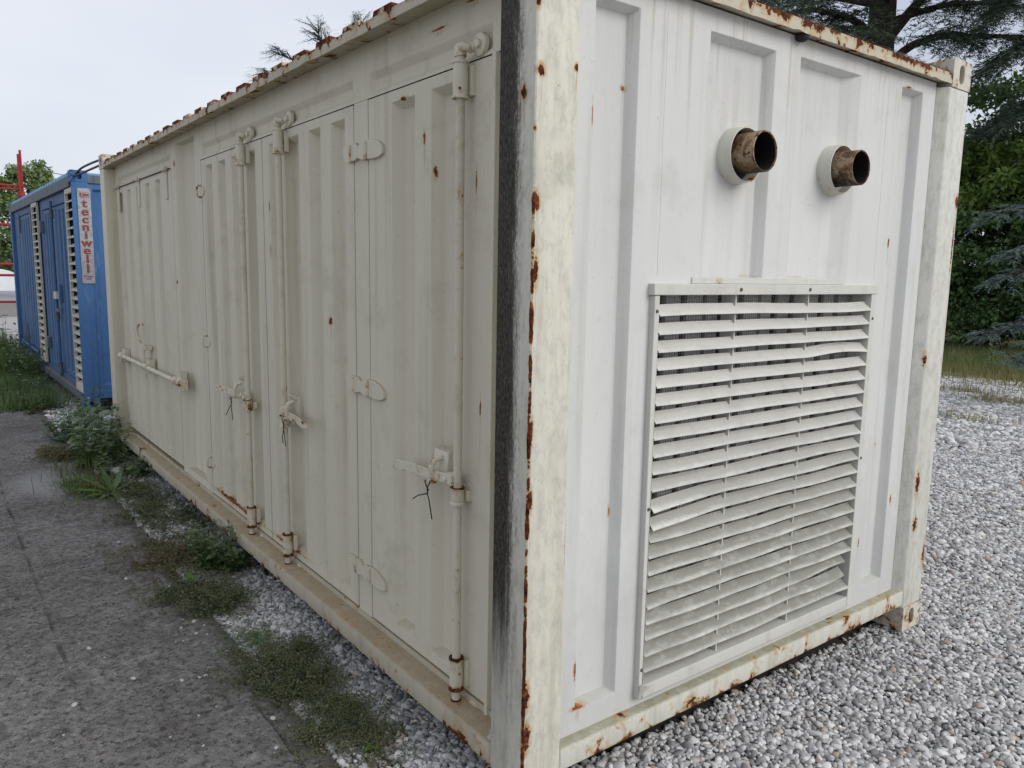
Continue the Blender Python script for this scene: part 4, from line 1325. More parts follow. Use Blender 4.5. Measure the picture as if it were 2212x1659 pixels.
creeping_mat('creeping_weed', 'olive mat of creeping weed in front of the leafy clump', -.27, 2.28, .19, .28, 8500, MAT['mat_weed'], .05, .013, 5)
creeping_mat('creeping_weed', 'brownish creeping weed left of the leafy clump', -.30, 2.90, .19, .42, 9000, MAT['red_weed'], .05, .013, 6)
creeping_mat('creeping_weed', 'greyish mat of creeping weed beyond the pale pebbles', -.13, 4.05, .20, .65, 10000, MAT['mat_weed'], .07, .015, 7)
creeping_mat('creeping_weed', 'thin green creeping weed spilling onto the dusty concrete', -.38, 4.75, .18, .40, 5000, MAT['weed'], .06, .016, 8)
creeping_mat('creeping_weed', 'rust brown tuft of creeping weed at the slab edge', -.42, 5.95, .12, .35, 5000, MAT['red_weed'], .09, .018, 9)
rg0 = np.random.default_rng(99)
for k in range(1):
    ns_ = 420
    sx_, sy_ = rg0.uniform(-.31, -.01, ns_), rg0.uniform(.5, 4.7, ns_)
    kp = (np.sin(sy_ * 5.1 + sx_ * 9) + np.sin(sy_ * 2.3 + 1) + rg0.normal(0, .6, ns_)) > .25
    cc, dd_, nn_ = [], [], []
    for x_, y_ in zip(sx_[kp], sy_[kp]):
        an, ln_ = rg0.uniform(0, 6.283), rg0.uniform(.03, .10)
        for q_ in range(18):
            t_ = q_ / 17
            cc.append((x_ + math.cos(an) * ln_ * t_ + rg0.normal(0, .006), y_ + math.sin(an) * ln_ * t_ + rg0.normal(0, .006), rg0.uniform(.002, .022)))
            a2_ = an + (1.3 if q_ % 2 else -1.3)
            dd_.append((math.cos(a2_), math.sin(a2_), rg0.normal(.1, .3)))
            nn_.append((rg0.normal(0, .4), rg0.normal(0, .4), 1))
    tag(leaf_mesh('creeping_weed', MAT['mat_weed'], cc, dd_, nn_, .011 * rg0.uniform(.6, 1.4, len(cc)), .006), 'thin scattered runners of creeping weed all along the pebble strip', 'ground cover', None, 'stuff')
creeping_mat('creeping_weed', 'low creeping weed along the foot of the white rail', -.02, 3.3, .10, .60, 3500, MAT['mat_weed'], .04, .013, 10)

def leafy_weed(label, x, y, stems, hgt, spread, lsize, mat, seed, group='leafy weeds along the container'):
    rg = np.random.default_rng(seed)
    root = thing('leafy_weed', label, 'weed', (x, y, 0), 0, group)
    st = MB()
    c, d, nr, Ls = [], [], [], []
    for i in range(stems):
        an = rg.uniform(0, 6.283)
        r0 = spread * math.sqrt(rg.uniform(0, 1)) * .7
        b = np.array([r0 * math.cos(an), r0 * math.sin(an), -.02])
        hh = hgt * rg.uniform(.45, 1.05)
        lean = np.array([math.cos(an), math.sin(an), 0]) * spread * rg.uniform(.1, .5)
        pts = [b, b + lean * .3 + (0, 0, hh * .5), b + lean + (0, 0, hh)]
        st.tube([tuple(q) for q in pts], [.0028, .0022, .0012], 4)
        nl = int(rg.integers(6, 11))
        for k in range(nl):
            t = .15 + .85 * k / (nl - 1)
            q = pts[0] * (1 - t) ** 2 + 2 * pts[1] * t * (1 - t) + pts[2] * t * t
            for s in (0, math.pi):
                aa = k * 1.57 + s + rg.normal(0, .4)
                c.append(q)
                d.append((math.cos(aa), math.sin(aa), rg.normal(.15, .3)))
                nr.append((rg.normal(0, .25), rg.normal(0, .25), 1))
                Ls.append(lsize * rg.uniform(.6, 1.25) * (1.1 - .45 * t))
    tag(st.build('stems', MAT['stem'], root, merge=False), kind='stuff')
    Ls = np.array(Ls)
    tag(leaf_mesh('leaves', mat, c, d, nr, Ls, Ls * .52, 'oval', root), kind='stuff')
    return root
leafy_weed('dense dark green leafy weed pushing against the rail below the middle doors', -.075, 2.62, 26, .24, .15, .060, MAT['weed'], 21)
leafy_weed('bushy weed with dark leaves beside the rail behind the dense clump', -.10, 2.88, 14, .20, .11, .055, MAT['weed'], 22)
leafy_weed('tall pale leafed weed at the far corner of the white container', -.13, 6.02, 20, .46, .28, .115, MAT['weed_pale'], 23)
leafy_weed('tall green weed standing before the far corner post', -.19, 5.50, 22, .38, .25, .090, MAT['weed'], 24)
leafy_weed('grey green leafy weed at the slab edge near the blue container', -.24, 6.70, 18, .38, .22, .105, MAT['weed_pale'], 25)
leafy_weed('low leafy weed in front of the tall weeds', -.14, 4.98, 18, .22, .20, .062, MAT['weed'], 26)
leafy_weed('young leafy weed before the blue container corner', .02, 7.35, 9, .40, .16, .085, MAT['weed'], 27)
def rosette(label, x, y, leaves, name='broadleaf_weed'):
    root = thing(name, label, 'weed', (x, y, 0), 0, 'broad leafed weeds')
    for (az, el, ln, wd, mk) in leaves:
        dd = (math.cos(az) * math.cos(el), math.sin(az) * math.cos(el), math.sin(el))
        leaf_mesh('leaf', MAT[mk], [(0, 0, .01)], [dd], [(-math.sin(el) * math.cos(az), -math.sin(el) * math.sin(az), math.cos(el))], ln, wd, 'oval', root)
    return root
rosette('rosette of long strap leaves spread on the concrete edge', -.30, 4.50,
        [(2.6, .50, .26, .055, 'weed'), (3.1, .25, .27, .060, 'bright_leaf'), (3.6, .12, .22, .055, 'bright_leaf'), (4.1, .06, .19, .045, 'weed_pale'), (4.7, .05, .14, .04, 'weed_pale'), (1.9, .9, .24, .045, 'weed'), (1.0, .6, .22, .05, 'weed'), (.2, .35, .2, .05, 'weed'), (5.4, .2, .15, .045, 'weed')])
rosette('bright broad leafed seedling at the foot of the dense green clump', -.29, 2.46,
        [(2.9, .35, .075, .045, 'weed_pale'), (3.7, .1, .085, .055, 'bright_leaf'), (4.6, .3, .07, .045, 'bright_leaf'), (1.6, 1.0, .06, .04, 'bright_leaf'), (.5, .4, .07, .045, 'weed')])
rosette('tiny bright green seedling among the nearest pebbles', -.175, .62, [(3.4, .2, .032, .024, 'bright_leaf'), (5.2, .2, .034, .026, 'bright_leaf'), (1.7, .2, .028, .022, 'bright_leaf')])
rosette('tiny yellow green seedling between creeping mats', -.30, .84, [(2.4, .3, .03, .02, 'bright_leaf'), (4.4, .3, .03, .022, 'bright_leaf'), (.6, .3, .026, .02, 'bright_leaf')])
rosette('tiny seedling at the edge of the largest mat', -.305, 1.17, [(2.8, .3, .022, .018, 'bright_leaf'), (4.9, .3, .022, .018, 'bright_leaf')])

def grass_field(name, label, n, place, hlo, hhi, wid, mat, seed, lean=.5):
    rg = np.random.default_rng(seed)
    p = place(rg, n)
    n = len(p)
    a = rg.uniform(0, 6.283, n)
    ll = rg.uniform(.1, lean, n)
    d = np.stack([np.cos(a) * ll, np.sin(a) * ll, np.ones(n)], 1)
    nr = np.stack([-np.sin(a + rg.normal(0, .6, n)), np.cos(a), np.zeros(n)], 1)
    nr = np.stack([np.cos(a), np.sin(a), -ll], 1)
    o = leaf_mesh(name, mat, p, d, nr, rg.uniform(hlo, hhi, n), wid, 'blade')
    return tag(o, label, 'grass', None, 'stuff')
grass_field('verge_grass', 'rough green grass and weeds along the foot of the blue container', 9000,
            lambda rg, n: np.column_stack([-.40 + rg.normal(0, .17, n) + .08 * np.sin(np.linspace(0, 40, n)), 8.6 + 7 * rg.uniform(0, 1, n) ** 1.2, np.zeros(n)]), .05, .24, .009, MAT['weed'], 31, 1.5)
creeping_mat('creeping_weed', 'broad olive mat of creeping weed at the foot of the blue container', -.38, 9.6, .28, 1.1, 12000, MAT['mat_weed'], .14, .028, 34)
creeping_mat('creeping_weed', 'dark mat of creeping weed farther along the blue container', -.42, 12.2, .34, 1.8, 14000, MAT['weed'], .22, .035, 35)
grass_field('verge_grass', 'longer grass beside the far end of the blue container', 6000,
            lambda rg, n: np.column_stack([-.55 + rg.normal(0, .28, n), rg.uniform(11.5, 17, n), np.zeros(n)]), .15, .50, .012, MAT['weed'], 32, .9)
grass_field('verge_grass', 'thin grass tufts on the dusty concrete edge', 500,
            lambda rg, n: np.column_stack([-.42 + rg.normal(0, .12, n), 4.9 + rg.normal(0, .35, n), np.zeros(n)]), .05, .20, .005, MAT['grass'], 33, 1.4)
grass_field('strip_grass', 'thin grass blades growing through the creeping weeds of the strip', 900,
            lambda rg, n: np.column_stack([-.18 + rg.normal(0, .08, n), np.concatenate([rg.normal(c_, .16, n // 6) for c_ in (.8, 1.3, 2.2, 2.85, 3.9, 4.6)]), np.zeros(n)]), .03, .12, .0035, MAT['grass'], 36, 1.6)
leafy_weed('small weed sprig in the middle of the largest mat', -.17, 1.42, 7, .07, .09, .022, MAT['weed'], 47)
leafy_weed('small weed sprig in the nearest mat', -.16, .90, 6, .06, .08, .020, MAT['weed'], 48)
leafy_weed('trailing weed sprig at the front of the olive mat', -.22, 2.12, 8, .09, .10, .026, MAT['weed'], 49)
leafy_weed('dark leafy weed climbing at the middle of the blue container', -.10, 11.3, 20, .60, .30, .10, MAT['weed'], 41, 'leafy weeds at the blue container')
leafy_weed('bushy weed at the far end of the blue container', -.35, 13.6, 26, .85, .45, .12, MAT['weed'], 42, 'leafy weeds at the blue container')
leafy_weed('spreading weed below the louvers of the blue container', -.22, 9.9, 14, .34, .26, .08, MAT['weed'], 43, 'leafy weeds at the blue container')
leafy_weed('low broad weed at the near end of the blue verge', -.30, 8.95, 14, .22, .24, .07, MAT['weed'], 45, 'leafy weeds at the blue container')
leafy_weed('dense weed clump midway along the blue container', -.40, 12.4, 26, .62, .40, .11, MAT['weed'], 46, 'leafy weeds at the blue container')
leafy_weed('upright weed with fine leaves at the left edge of the verge', -.62, 14.4, 16, .75, .35, .10, MAT['weed'], 44, 'leafy weeds at the blue container')

# ------------------------------------------------------------------ right background: grass, hedge trees, cedars
def soil(name, a, b, sc):
    m = M(name)
    P = m.pos()
    n = m.noise(P, sc, 7, .65)
    m.bump(n, .6, .03)
    return m.set(m.mix(m.ramp(n, .35, .65), a, b), .95, spec=.1)
MAT['lawn'] = soil('rough_lawn', (.055, .075, .025), (.13, .12, .055), 3)
def patch(name, pts, z, mat):
    o = MB().add([(x, y, z) for x, y in pts], [tuple(range(len(pts)))]).build(name, mat)
    return tag(o, kind='structure')
patch('lawn', [(12.9, -3), (12.4, 1.0), (12.6, 3.2), (13.6, 4.3), (14.6, 6.2), (15.0, 9.5), (16, 14), (60, 40), (60, -10)], -.018, MAT['lawn'])
def lawn_pts(rg, n):
    x = rg.uniform(12.2, 20.5, n)
    y = rg.uniform(.5, 11.5, n)
    edge = 12.6 + .28 * np.maximum(y - 2.5, 0) + .5 * np.sin(y * 2.3) * rg.uniform(0, 1, n)
    k = (x > edge) & (rg.uniform(0, 1, n) < np.clip((x - edge) / 1.6 + .25, 0, 1))
    return np.column_stack([x, y, np.full(n, -.02)])[k]
grass_field('meadow_grass', 'rough green grass in front of the hedge', 36000, lawn_pts, .04, .20, .011, MAT['grass'], 51, .9)
grass_field('dry_grass', 'dry straw coloured grass along the gravel edge', 5200,
            lambda rg, n: np.column_stack([rg.normal(13.4, .8, n), rg.uniform(1.5, 7, n), np.full(n, -.02)]), .06, .22, .010, MAT['straw'], 52, .9)
for lab, x, y, s, n in (('yellowish grass tuft on the pale gravel right of the container', 10.6, 2.75, .28, 500), ('smaller yellowish grass tuft behind it on the gravel', 11.2, 3.5, .22, 300),
                        ('sparse grass tuft on the gravel near the right edge', 10.9, 1.9, .2, 200), ('faint grass tuft close to the container corner', 8.7, 2.45, .18, 150)):
    grass_field('grass_tuft', lab, n, lambda rg, n_: np.column_stack([x + rg.normal(0, s * .6, n_), y + rg.normal(0, s, n_), np.full(n_, -.02)]), .04, .13, .008, MAT['straw'], int(x * 10), 1.0)
fw = thing('flowering_weed', 'tall weed with small white flowers in the grass', 'weed', (14.6, 3.75, 0))
rg = np.random.default_rng(77)
st = MB()
hc = []
for i in range(16):
    a, r0 = rg.uniform(0, 6.28), rg.uniform(.05, .42)
    tx, ty, tz = r0 * math.cos(a), r0 * math.sin(a), rg.uniform(.35, .85)
    st.tube([(tx * .3, ty * .3, -.02), (tx * .7, ty * .7, tz * .6), (tx, ty, tz)], [.005, .004, .003], 4)
    for k in range(9):
        hc.append((tx + rg.normal(0, .05), ty + rg.normal(0, .05), tz + rg.normal(0, .03)))
tag(st.build('stems', MAT['stem'], fw, merge=False), kind='stuff')
hc = np.array(hc)
leaf_mesh('flowers', MAT['flower'], hc, rdir(len(hc)), rdir(len(hc), .2, 1), .035, .03, 'diamond', fw)
sp_ = thing('tall_weed', 'single tall slender weed stalk in the grass', 'weed', (14.0, 4.25, 0))
MB().tube([(0, 0, -.02), (.01, .01, .5), (.0, .02, 1.0)], [.010, .007, .003], 5).build('stem', MAT['stem'], sp_)
q = np.column_stack([rg.normal(0, .02, 60), rg.normal(0, .02, 60), rg.uniform(.05, 1.0, 60)])
leaf_mesh('leaves', MAT['weed_pale'], q, rdir(60, -.2, .6), rdir(60, .2, 1), .07, .02, 'diamond', sp_)

def crown_leaves(center, rad, nclump, nleaf, lsize, seed, csize=.28):
    """leaf clumps spread over and through an uneven ellipsoid"""
    rg = np.random.default_rng(seed)
    u = rg.normal(0, 1, (nclump, 3))
    u /= np.linalg.norm(u, axis=1, keepdims=True)
    rr = rg.uniform(.45, 1.0, nclump) ** .5 * rg.uniform(.8, 1.15, nclump)
    cc = np.array(center) + u * rr[:, None] * np.array(rad)
    cs = csize * np.mean(rad) * rg.uniform(.5, 1.3, nclump)
    idx = np.repeat(np.arange(nclump), nleaf)
    v = rg.normal(0, 1, (len(idx), 3))
    v /= np.linalg.norm(v, axis=1, keepdims=True)
    v *= (rg.uniform(0, 1, len(idx)) ** .45)[:, None]
    v[:, 2] *= .7
    p = cc[idx] + v * cs[idx][:, None]
    d = v + rg.normal(0, .5, v.shape) + np.array([0, 0, -.25])
    nr = rg.normal(0, .6, v.shape) + v * .5 + np.array([0, 0, .8])
    keep = p[:, 2] > .05
    n = keep.sum()
    return p[keep], d[keep], nr[keep], lsize * rg.uniform(.6, 1.3, n)
def broad_tree(label, x, y, crowns, trunk_h, tr, leafm, lsize, seed, group, nclump=60, nleaf=130, name='hedge_tree'):
    root = thing(name, label, 'tree', (x, y, 0), 0, group)
    tb = MB()
    tb.tube([(0, 0, -.1), (.05, .04, trunk_h * .4), (-.04, .06, trunk_h), (.02, 0, trunk_h * 1.6)], [tr * 1.3, tr, tr * .8, tr * .35], 9)
    rg = np.random.default_rng(seed)
    for c_, r_ in crowns:
        e = np.array(c_)
        tb.tube([(0, .02, trunk_h * .5), tuple(e * .5 + np.array([0, 0, trunk_h * .2])), tuple(e)], [tr * .6, tr * .4, tr * .12], 6)
    tb.build('trunk', MAT['bark2'], root, smooth=True)
    P_, D_, N_, L_ = [], [], [], []
    for i, (c_, r_) in enumerate(crowns):
        a, b, c, l = crown_leaves(c_, r_, nclump, nleaf, lsize, seed * 10 + i)
        P_.append(a); D_.append(b); N_.append(c); L_.append(l)
    Lc = np.concatenate(L_)
    leaf_mesh('crown', leafm, np.concatenate(P_), np.concatenate(D_), np.concatenate(N_), Lc, Lc * .62, 'diamond', root)
    return root
GH = 'hedge trees behind the grass'
broad_tree('dark hedge tree clothed to the ground beside the far container post', 20.6, 8.6, [((0, 0, 1.2), (1.6, 1.4, 1.3)), ((.2, -.3, 2.9), (1.5, 1.3, 1.3)), ((0, .8, 3.4), (1.3, 1.2, 1.2))], 2.4, .14, MAT['leaf_dark'], .13, 61, GH)
broad_tree('bright topped hedge tree with yellowish green upper leaves', 20.9, 7.2, [((0, 0, 3.9), (1.5, 1.3, 1.1)), ((.1, .9, 4.2), (1.2, 1.0, .9)), ((-.1, -.9, 4.1), (1.2, 1.1, .9))], 3.0, .15, MAT['leaf_light'], .17, 62, GH, 55, 120)
broad_tree('low dark hedge tree under the bright topped one', 20.3, 6.8, [((0, 0, 1.1), (1.4, 1.3, 1.2)), ((0, .2, 2.6), (1.4, 1.4, 1.2)), ((0, -1.2, 1.8), (1.3, 1.2, 1.6))], 2.0, .13, MAT['leaf_dark'], .12, 63, GH)
broad_tree('mid green hedge tree at the right edge', 20.6, 5.0, [((0, 0, 1.3), (1.5, 1.4, 1.4)), ((0, .2, 3.0), (1.5, 1.3, 1.3)), ((.3, 0, 4.2), (1.2, 1.2, 1.0))], 2.4, .14, MAT['leaf_green'], .13, 64, GH)
broad_tree('dark green hedge tree hidden behind the container', 21.2, 10.6, [((0, 0, 1.5), (1.7, 1.5, 1.5)), ((0, 0, 3.6), (1.6, 1.5, 1.3))], 2.6, .15, MAT['leaf_dark'], .14, 65, GH)
broad_tree('mid green hedge tree beyond the cedar trunk', 21.5, 13.0, [((0, 0, 1.4), (1.7, 1.6, 1.5)), ((0, 0, 3.4), (1.6, 1.5, 1.3))], 2.6, .15, MAT['leaf_green'], .15, 67, GH, 45, 100)
broad_tree('dark hedge tree farthest behind the container', 21.8, 15.8, [((0, 0, 1.5), (1.8, 1.7, 1.6)), ((0, .3, 3.5), (1.6, 1.6, 1.3))], 2.6, .15, MAT['leaf_dark'], .15, 68, GH, 45, 100)
broad_tree('tall dark tree rising behind the hedge', 23.5, 7.6, [((0, 0, 4.6), (1.9, 1.8, 1.6)), ((0, .4, 6.2), (1.7, 1.7, 1.3)), ((0, -1.6, 5.2), (1.7, 1.7, 1.5))], 4.0, .20, MAT['leaf_dark'], .15, 66, GH, 50, 100)

def cedar_spray(tips, dirs, rg, spread, c, d, nr, ls, nl, drop=.35):
    """flat sprays of short needle tufts along a twig"""
    for p0, dr in zip(tips, dirs):
        dr = np.array(dr) / (np.linalg.norm(dr) + 1e-9)
        ln = spread * rg.uniform(.6, 1.3)
        side = np.cross(dr, (0, 0, 1))
        side = side / (np.linalg.norm(side) + 1e-9)
        for k in range(nl):
            t = (k + rg.uniform(0, 1)) / nl
            q = np.array(p0) + dr * ln * t + np.array([0, 0, -drop * ln * t * t])
            s = 1 if k % 2 else -1
            c.append(q)
            d.append(dr * .7 + side * s * rg.uniform(.5, 1.2) + rg.normal(0, .25, 3) + np.array([0, 0, -.1]))
            nr.append(rg.normal(0, .5, 3) + np.array([0, 0, 1]))
            ls.append(rg.uniform(.6, 1.2))
def cedar(label, x, y, trunk, tr, limbs, seed, mat, needle=(.13, .030), twigs=26, nl=14, spread=.55, group='cedars behind the yard', name='cedar_tree', side=1.25):
    """limbs: list of (path, radius); every limb carries side branches with flat sprays"""
    rg = np.random.default_rng(seed)
    root = thing(name, label, 'tree', (x, y, 0), 0, group)
    o0 = np.array([x, y, 0])
    tb = MB()
    n = len(trunk)
    tb.tube([tuple(np.array(q) - o0) for q in trunk], [tr * (1.25 - .75 * i / (n - 1)) for i in range(n)], 14)
    tb.build('trunk', MAT['bark'], root, smooth=True)
    bmh = MB()
    c, d, nr, ls = [], [], [], []
    for path, r in limbs:
        pth = [np.array(q, float) - o0 for q in path]
        m_ = len(pth)
        fine = []
        for i in range(m_ - 1):
            for k in range(5):
                fine.append(pth[i] * (1 - k / 5) + pth[i + 1] * k / 5)
        fine.append(pth[-1])
        fine = np.array(fine)
        for _ in range(2):
            fine[1:-1] = (fine[:-2] + 2 * fine[1:-1] + fine[2:]) / 4
        nf = len(fine)
        bmh.tube([tuple(q) for q in fine], [r * (1 - .8 * i / nf) for i in range(nf)], 8)
        L_ = np.linalg.norm(fine[-1] - fine[0])
        for b in range(twigs):
            t = rg.uniform(.18, 1.0)
            i = min(int(t * (nf - 1)), nf - 2)
            p0 = fine[i] + (fine[i + 1] - fine[i]) * rg.uniform(0, 1)
            tg = fine[i + 1] - fine[i]
            tg = tg / np.linalg.norm(tg)
            sd = np.cross(tg, (0, 0, 1))
            s = rg.choice([-1, 1])
            dr = tg * rg.uniform(.3, .9) + sd * s * rg.uniform(.4, 1.0) + np.array([0, 0, rg.normal(.02, .18)])
            dr /= np.linalg.norm(dr)
            bl = side * rg.uniform(.4, 1.0) * (1.15 - .6 * t)
            p1 = p0 + dr * bl * .5 + np.array([0, 0, .03])
            p2 = p0 + dr * bl + np.array([0, 0, -.12 * bl])
            bmh.tube([tuple(p0), tuple(p1), tuple(p2)], [max(.010, r * .16), .008, .003], 4, cap=False)
            m2 = 9
            tp, td = [], []
            for k in range(m2):
                tt = .12 + .88 * k / (m2 - 1)
                q = p0 * (1 - tt) ** 2 + 2 * p1 * tt * (1 - tt) + p2 * tt * tt
                tp.append(q)
                sgn = 1 if k % 2 else -1
                td.append(dr * .8 + np.cross(dr, (0, 0, 1)) * sgn * rg.uniform(.5, 1.1) + np.array([0, 0, rg.normal(.05, .2)]))
            tp.append(p2); td.append(dr)
            cedar_spray(tp, td, rg, spread * rg.uniform(.6, 1.1), c, d, nr, ls, nl)
    bmh.build('branches', MAT['bark'], root, smooth=True, merge=False)
    ls = np.array(ls)
    leaf_mesh('needles', mat, c, d, nr, ls * needle[0], ls * needle[1], 'needle', root)
    return root
# big cedar whose trunk shows over the roof
tx, ty = 19.68, 9.98
big = [([(19.8, 9.75, 8.1), (20.1, 9.2, 8.9), (20.6, 8.3, 9.9), (21.0, 7.2, 10.6)], .15),
       ([(19.6, 9.9, 6.9), (19.5, 9.30, 7.48), (19.65, 9.0, 7.70), (19.92, 8.43, 7.82), (20.19, 7.84, 7.70), (20.5, 7.1, 7.62), (21.0, 6.0, 7.4)], .13),
       ([(19.6, 10.0, 8.0), (18.6, 10.2, 8.4), (17.4, 10.7, 8.5), (16.6, 11.2, 8.2)], .12),
       ([(19.6, 10.0, 7.4), (18.4, 9.6, 7.7), (17.5, 9.5, 7.7), (16.9, 9.7, 7.4)], .11),
       ([(19.7, 9.9, 8.8), (18.7, 9.3, 9.2), (17.8, 9.0, 9.2), (17.0, 8.9, 8.9)], .10),
       ([(19.7, 9.9, 9.4), (19.1, 8.6, 9.6), (18.7, 7.7, 9.3), (18.4, 6.9, 8.8)], .09),
       ([(19.6, 10.1, 8.9), (18.6, 11.4, 9.3), (17.8, 12.6, 9.2), (17.2, 13.4, 8.9)], .10),
       ([(19.7, 10.0, 7.0), (18.8, 10.9, 7.4), (18.1, 11.8, 7.4), (17.4, 12.7, 7.0)], .11),
       ([(19.7, 9.9, 10.2), (20.6, 8.8, 10.8), (21.5, 7.8, 10.9), (22.2, 6.6, 10.5)], .10),
       ([(19.7, 9.9, 8.4), (20.9, 9.0, 8.9), (22.0, 8.2, 9.0), (23.0, 7.2, 8.7)], .10),
       ([(19.6, 9.9, 10.8), (18.4, 9.4, 11.3), (17.3, 8.8, 11.2), (16.4, 8.3, 10.8)], .10)]
cedar('big cedar with a thick dark trunk rising over the container roof', tx, ty, [(19.66, 10.0, -.1), (19.68, 9.98, 4), (19.69, 9.97, 8), (19.68, 9.98, 11.5), (19.7, 10, 15)], .40, big, 71, MAT['cedar'], twigs=44, nl=15)
# second cedar to the right, its branches hanging in front of the hedge tops
t2 = [([(22.4, 4.6, 7.6), (21.4, 5.4, 7.9), (20.6, 6.3, 7.6), (19.9, 7.1, 6.9)], .11),
      ([(22.4, 4.6, 6.6), (21.2, 5.0, 6.8), (20.2, 5.6, 6.4), (19.5, 6.2, 5.7)], .10),
      ([(22.4, 4.6, 8.6), (21.3, 5.6, 8.9), (20.3, 6.6, 8.6), (19.7, 7.3, 8.0)], .10),
      ([(22.4, 4.6, 5.9), (21.5, 5.8, 6.1), (20.8, 6.9, 5.8), (20.4, 7.8, 5.2)], .10),
      ([(22.4, 4.6, 9.6), (21.2, 5.2, 10.0), (20.2, 6.0, 9.8), (19.4, 6.6, 9.2)], .10),
      ([(22.4, 4.6, 5.4), (21.4, 4.9, 5.5), (20.6, 5.3, 5.1), (20.0, 5.7, 4.5)], .08),
      ([(22.4, 4.6, 7.2), (21.9, 3.4, 7.5), (21.5, 2.4, 7.2), (21.2, 1.6, 6.6)], .10),
      ([(22.4, 4.6, 10.6), (21.6, 6.0, 10.9), (21.0, 7.2, 10.6), (20.6, 8.1, 10.0)], .10)]
cedar('dense cedar whose branches hang over the right of the hedge', 22.4, 4.6, [(22.4, 4.6, -.1), (22.45, 4.6, 4), (22.4, 4.55, 8), (22.4, 4.6, 13)], .30, t2, 72, MAT['cedar'], twigs=56, nl=16)
# blue cedar with low silvery branches entering at the right edge
t3 = [([(11.6, 1.55, 2.55), (10.9, 2.05, 2.75), (10.2, 2.5, 2.62), (9.82, 2.83, 2.46)], .035),
      ([(11.6, 1.55, 2.15), (10.9, 1.95, 2.30), (10.3, 2.35, 2.15), (9.95, 2.62, 1.98)], .035),
      ([(11.6, 1.55, 1.75), (10.9, 2.05, 1.90), (10.25, 2.5, 1.80), (9.86, 2.76, 1.62)], .035),
      ([(11.6, 1.55, 1.2), (10.9, 2.0, 1.30), (10.3, 2.45, 1.15), (9.88, 2.75, .92)], .035),
      ([(11.6, 1.55, .8), (11.0, 1.9, .85), (10.4, 2.25, .72), (10.0, 2.48, .60)], .03),
      ([(11.6, 1.55, 1.5), (11.0, 1.2, 1.65), (10.5, .9, 1.55), (10.1, .6, 1.35)], .035),
      ([(11.6, 1.55, 2.9), (12.2, 2.0, 3.1), (12.6, 2.4, 3.0), (12.9, 2.8, 2.8)], .03),
      ([(11.6, 1.55, 3.3), (11.1, 1.7, 3.55), (10.8, 1.85, 3.5), (10.5, 2.0, 3.3)], .03)]
cedar('young blue cedar with silvery branches reaching in at the right edge', 11.6, 1.55, [(11.6, 1.55, -.1), (11.62, 1.55, 1.5), (11.6, 1.55, 3), (11.6, 1.55, 4.6)], .08, t3, 73, MAT['blue_cedar'], needle=(.035, .010), twigs=30, nl=20, spread=.17, side=.42)
# slim cedar behind the container: only its topmost twigs rise above the roof
t4 = [([(4.3, 10.3, 4.2), (3.9, 10.4, 4.55), (3.5, 10.45, 4.85), (3.25, 10.5, 4.92)], .012),
      ([(4.3, 10.3, 4.5), (4.1, 10.3, 4.85), (3.95, 10.28, 5.1), (3.85, 10.25, 5.25)], .012),
      ([(4.3, 10.3, 4.0), (3.8, 10.5, 4.3), (3.4, 10.55, 4.55), (3.1, 10.6, 4.60)], .012),
      ([(4.3, 10.3, 4.6), (4.4, 10.15, 5.0), (4.42, 10.08, 5.25), (4.45, 10.0, 5.40)], .012),
      ([(4.3, 10.3, 3.6), (4.9, 10.0, 3.8), (5.4, 9.7, 3.8), (5.8, 9.5, 3.6)], .012),
      ([(4.3, 10.3, 3.2), (4.2, 9.6, 3.5), (4.0, 9.0, 3.4), (3.9, 8.6, 3.2)], .012)]
cedar('slim cedar behind the container with twigs showing above the roof', 4.3, 10.3, [(4.3, 10.3, -.1), (4.31, 10.3, 2), (4.3, 10.3, 3.6), (4.3, 10.3, 4.7)], .07, t4, 74, MAT['blue_cedar'], needle=(.030, .0055), twigs=22, nl=16, spread=.17, side=.62)

# ------------------------------------------------------------------ left background
def flat(name, c, v=.2, sc=6, rough=.9):
    m = M(name)
    P = m.pos()
    n = m.noise(P, sc, 6, .65)
    m.bump(n, .3, .01)
    return m.set(m.mix(n, tuple(x * (1 - v) for x in c), tuple(x * (1 + v) for x in c)), rough, spec=.2)
MAT['pave'] = flat('pale_pavement', (.40, .385, .37))
MAT['road'] = flat('pale_road', (.34, .345, .37))
MAT['wallc'] = flat('grey_concrete_wall', (.24, .235, .225), .3, 3)
MAT['red'] = paint('red_steel_paint', (.33, .035, .045), dirt=(.12, .02, .02), dirt_amt=.4, streak=.2, speck=.2)
MAT['fence'] = flat('grey_green_fence', (.20, .24, .24), .15, 2)
MAT['tarp'] = flat('white_tarpaulin', (.62, .64, .64), .12, 2, .5)
MAT['wood'] = bark('grey_pole_wood', (.16, .14, .12))
patch('pavement', [(-30, 16.5), (30, 16.5), (30, 27.9), (-30, 27.9)], -.012, MAT['pave'])
patch('road', [(-120, 28.3), (120, 28.3), (120, 62), (-120, 62)], -.010, MAT['road'])
patch('roadside_lawn', [(-160, 62.2), (160, 62.2), (160, 130), (-160, 130)], -.006, MAT['lawn'])
lw = MB()
lw.box(-12, 14, 27.95, 28.2, -.03, .47)
tag(lw.build('low_wall', MAT['wallc'], None, bevel=.02), 'low grey concrete wall along the far road', 'wall')
rf = thing('red_steel_frame', 'tall red steel pipe frame behind the blue container', 'frame', (0, 17, 0))
def rpipe(a, b, r=.04, name='pipe'):
    MB().tube([a, b], r, 10).build(name, MAT['red'], rf, smooth=True)
rpipe((.41, -.06, 0), (.41, -.06, 3.81), .021, 'post')
rpipe((.47, .02, 0), (.455, .02, 3.90), .023, 'post')
rpipe((-4.2, -.06, 0), (-4.2, -.06, 3.81), .021, 'post')
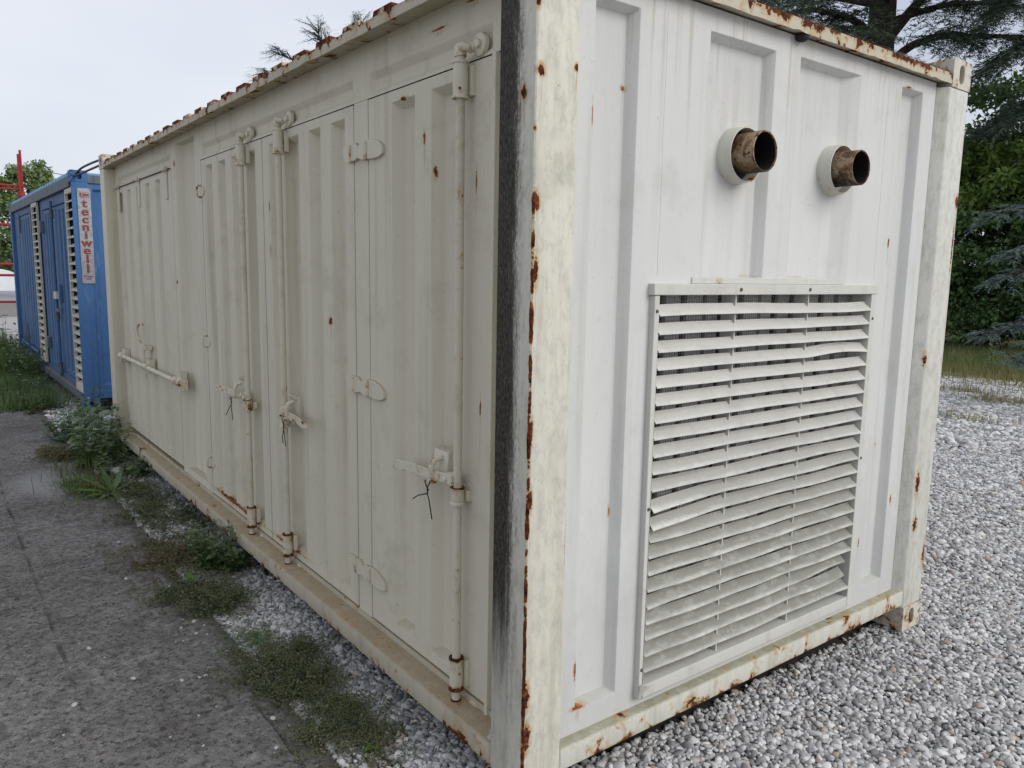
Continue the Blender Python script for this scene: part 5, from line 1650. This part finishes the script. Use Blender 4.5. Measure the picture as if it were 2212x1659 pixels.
for z in (3.13, 3.20, 2.43, 1.65, 1.43, .90):
    rpipe((-4.2, -.02, z), (.46, -.02, z), (.026 if z < 3 else .020), 'crossbar')
MB().lathe((.44, -.02, 2.98), (0, 0, 1), [(0, .10), (.03, .10), (.035, .06), (.12, .05)], 14).build('collar', MAT['red'], rf, smooth=True)
fr_ = thing('sheet_fence', 'grey green sheet fence far across the road', 'fence', (0, 60.4, 0))
for i in range(14):
    MB().box(-8.0 + i * 1.0, -7.02 + i * 1.0, 0, .04, -.02, 2.45).build('panel', MAT['fence'], fr_)
for i in range(15):
    MB().box(-8.06 + i * 1.0, -7.96 + i * 1.0, -.06, .0, -.02, 2.55).build('post', MAT['wallc'], fr_)
tp = MB()
for i in range(12):
    x = 1.5 + i * .35
    tp.v += [(x, 56.0, 0), (x, 56.3, .75 + .12 * math.sin(i * 1.3)), (x, 57.6, 1.05 + .30 * math.sin(i * .5)), (x, 58.6, .6), (x, 58.9, 0)]
for i in range(11):
    for j in range(4):
        tp.f.append((i * 5 + j, i * 5 + j + 1, (i + 1) * 5 + j + 1, (i + 1) * 5 + j))
tp.f += [tuple(range(5)), tuple(55 + k for k in range(5))]
tag(tp.build('tarpaulin_heap', MAT['tarp'], None, smooth=True), 'white tarpaulin covered heap across the road', 'heap')
broad_tree('pale green roadside tree behind the red frame', 2.8, 45.0, [((0, 0, 4.2), (1.9, 1.6, 2.3)), ((.6, .2, 5.6), (1.2, 1.2, 1.1)), ((-.9, 0, 3.2), (1.4, 1.3, 1.5)), ((-1.6, 0, 5.0), (1.4, 1.4, 1.5))], 2.4, .16, MAT['leaf_far'], .20, 81, 'roadside trees', 50, 80, 'roadside_tree')
broad_tree('rounded roadside tree farther left across the road', -1.8, 50.0, [((0, 0, 4.0), (2.2, 1.8, 2.3)), ((0, 0, 5.4), (1.6, 1.5, 1.2))], 2.4, .18, MAT['leaf_far'], .22, 82, 'roadside trees', 50, 70, 'roadside_tree')
broad_tree('dark shrub in front of the far sheet fence', 3.6, 59.5, [((0, 0, 1.0), (1.1, .9, 1.1))], .5, .06, MAT['leaf_green'], .16, 83, 'roadside trees', 40, 60, 'roadside_shrub')
pl = thing('utility_pole', 'thin grey utility pole behind the roadside tree', 'pole', (4.0, 45.5, 0))
MB().tube([(0, 0, -.1), (0, 0, 3.5), (0, 0, 6.6)], [.10, .085, .07], 10).build('shaft', MAT['wood'], pl, smooth=True)
MB().box(-.5, .5, -.05, .05, 6.28, 6.36).build('crossarm', MAT['wood'], pl)
wr = MB().tube([(4.0 + 14 * t, 45.5 + 3 * t, 6.42 - 1.6 * t * (1 - t) - .3 * t) for t in np.linspace(0, 1, 14)], .018, 5)
tag(wr.build('overhead_wire', MAT['hose'], None), 'overhead wire running from the utility pole to the right', 'wire')
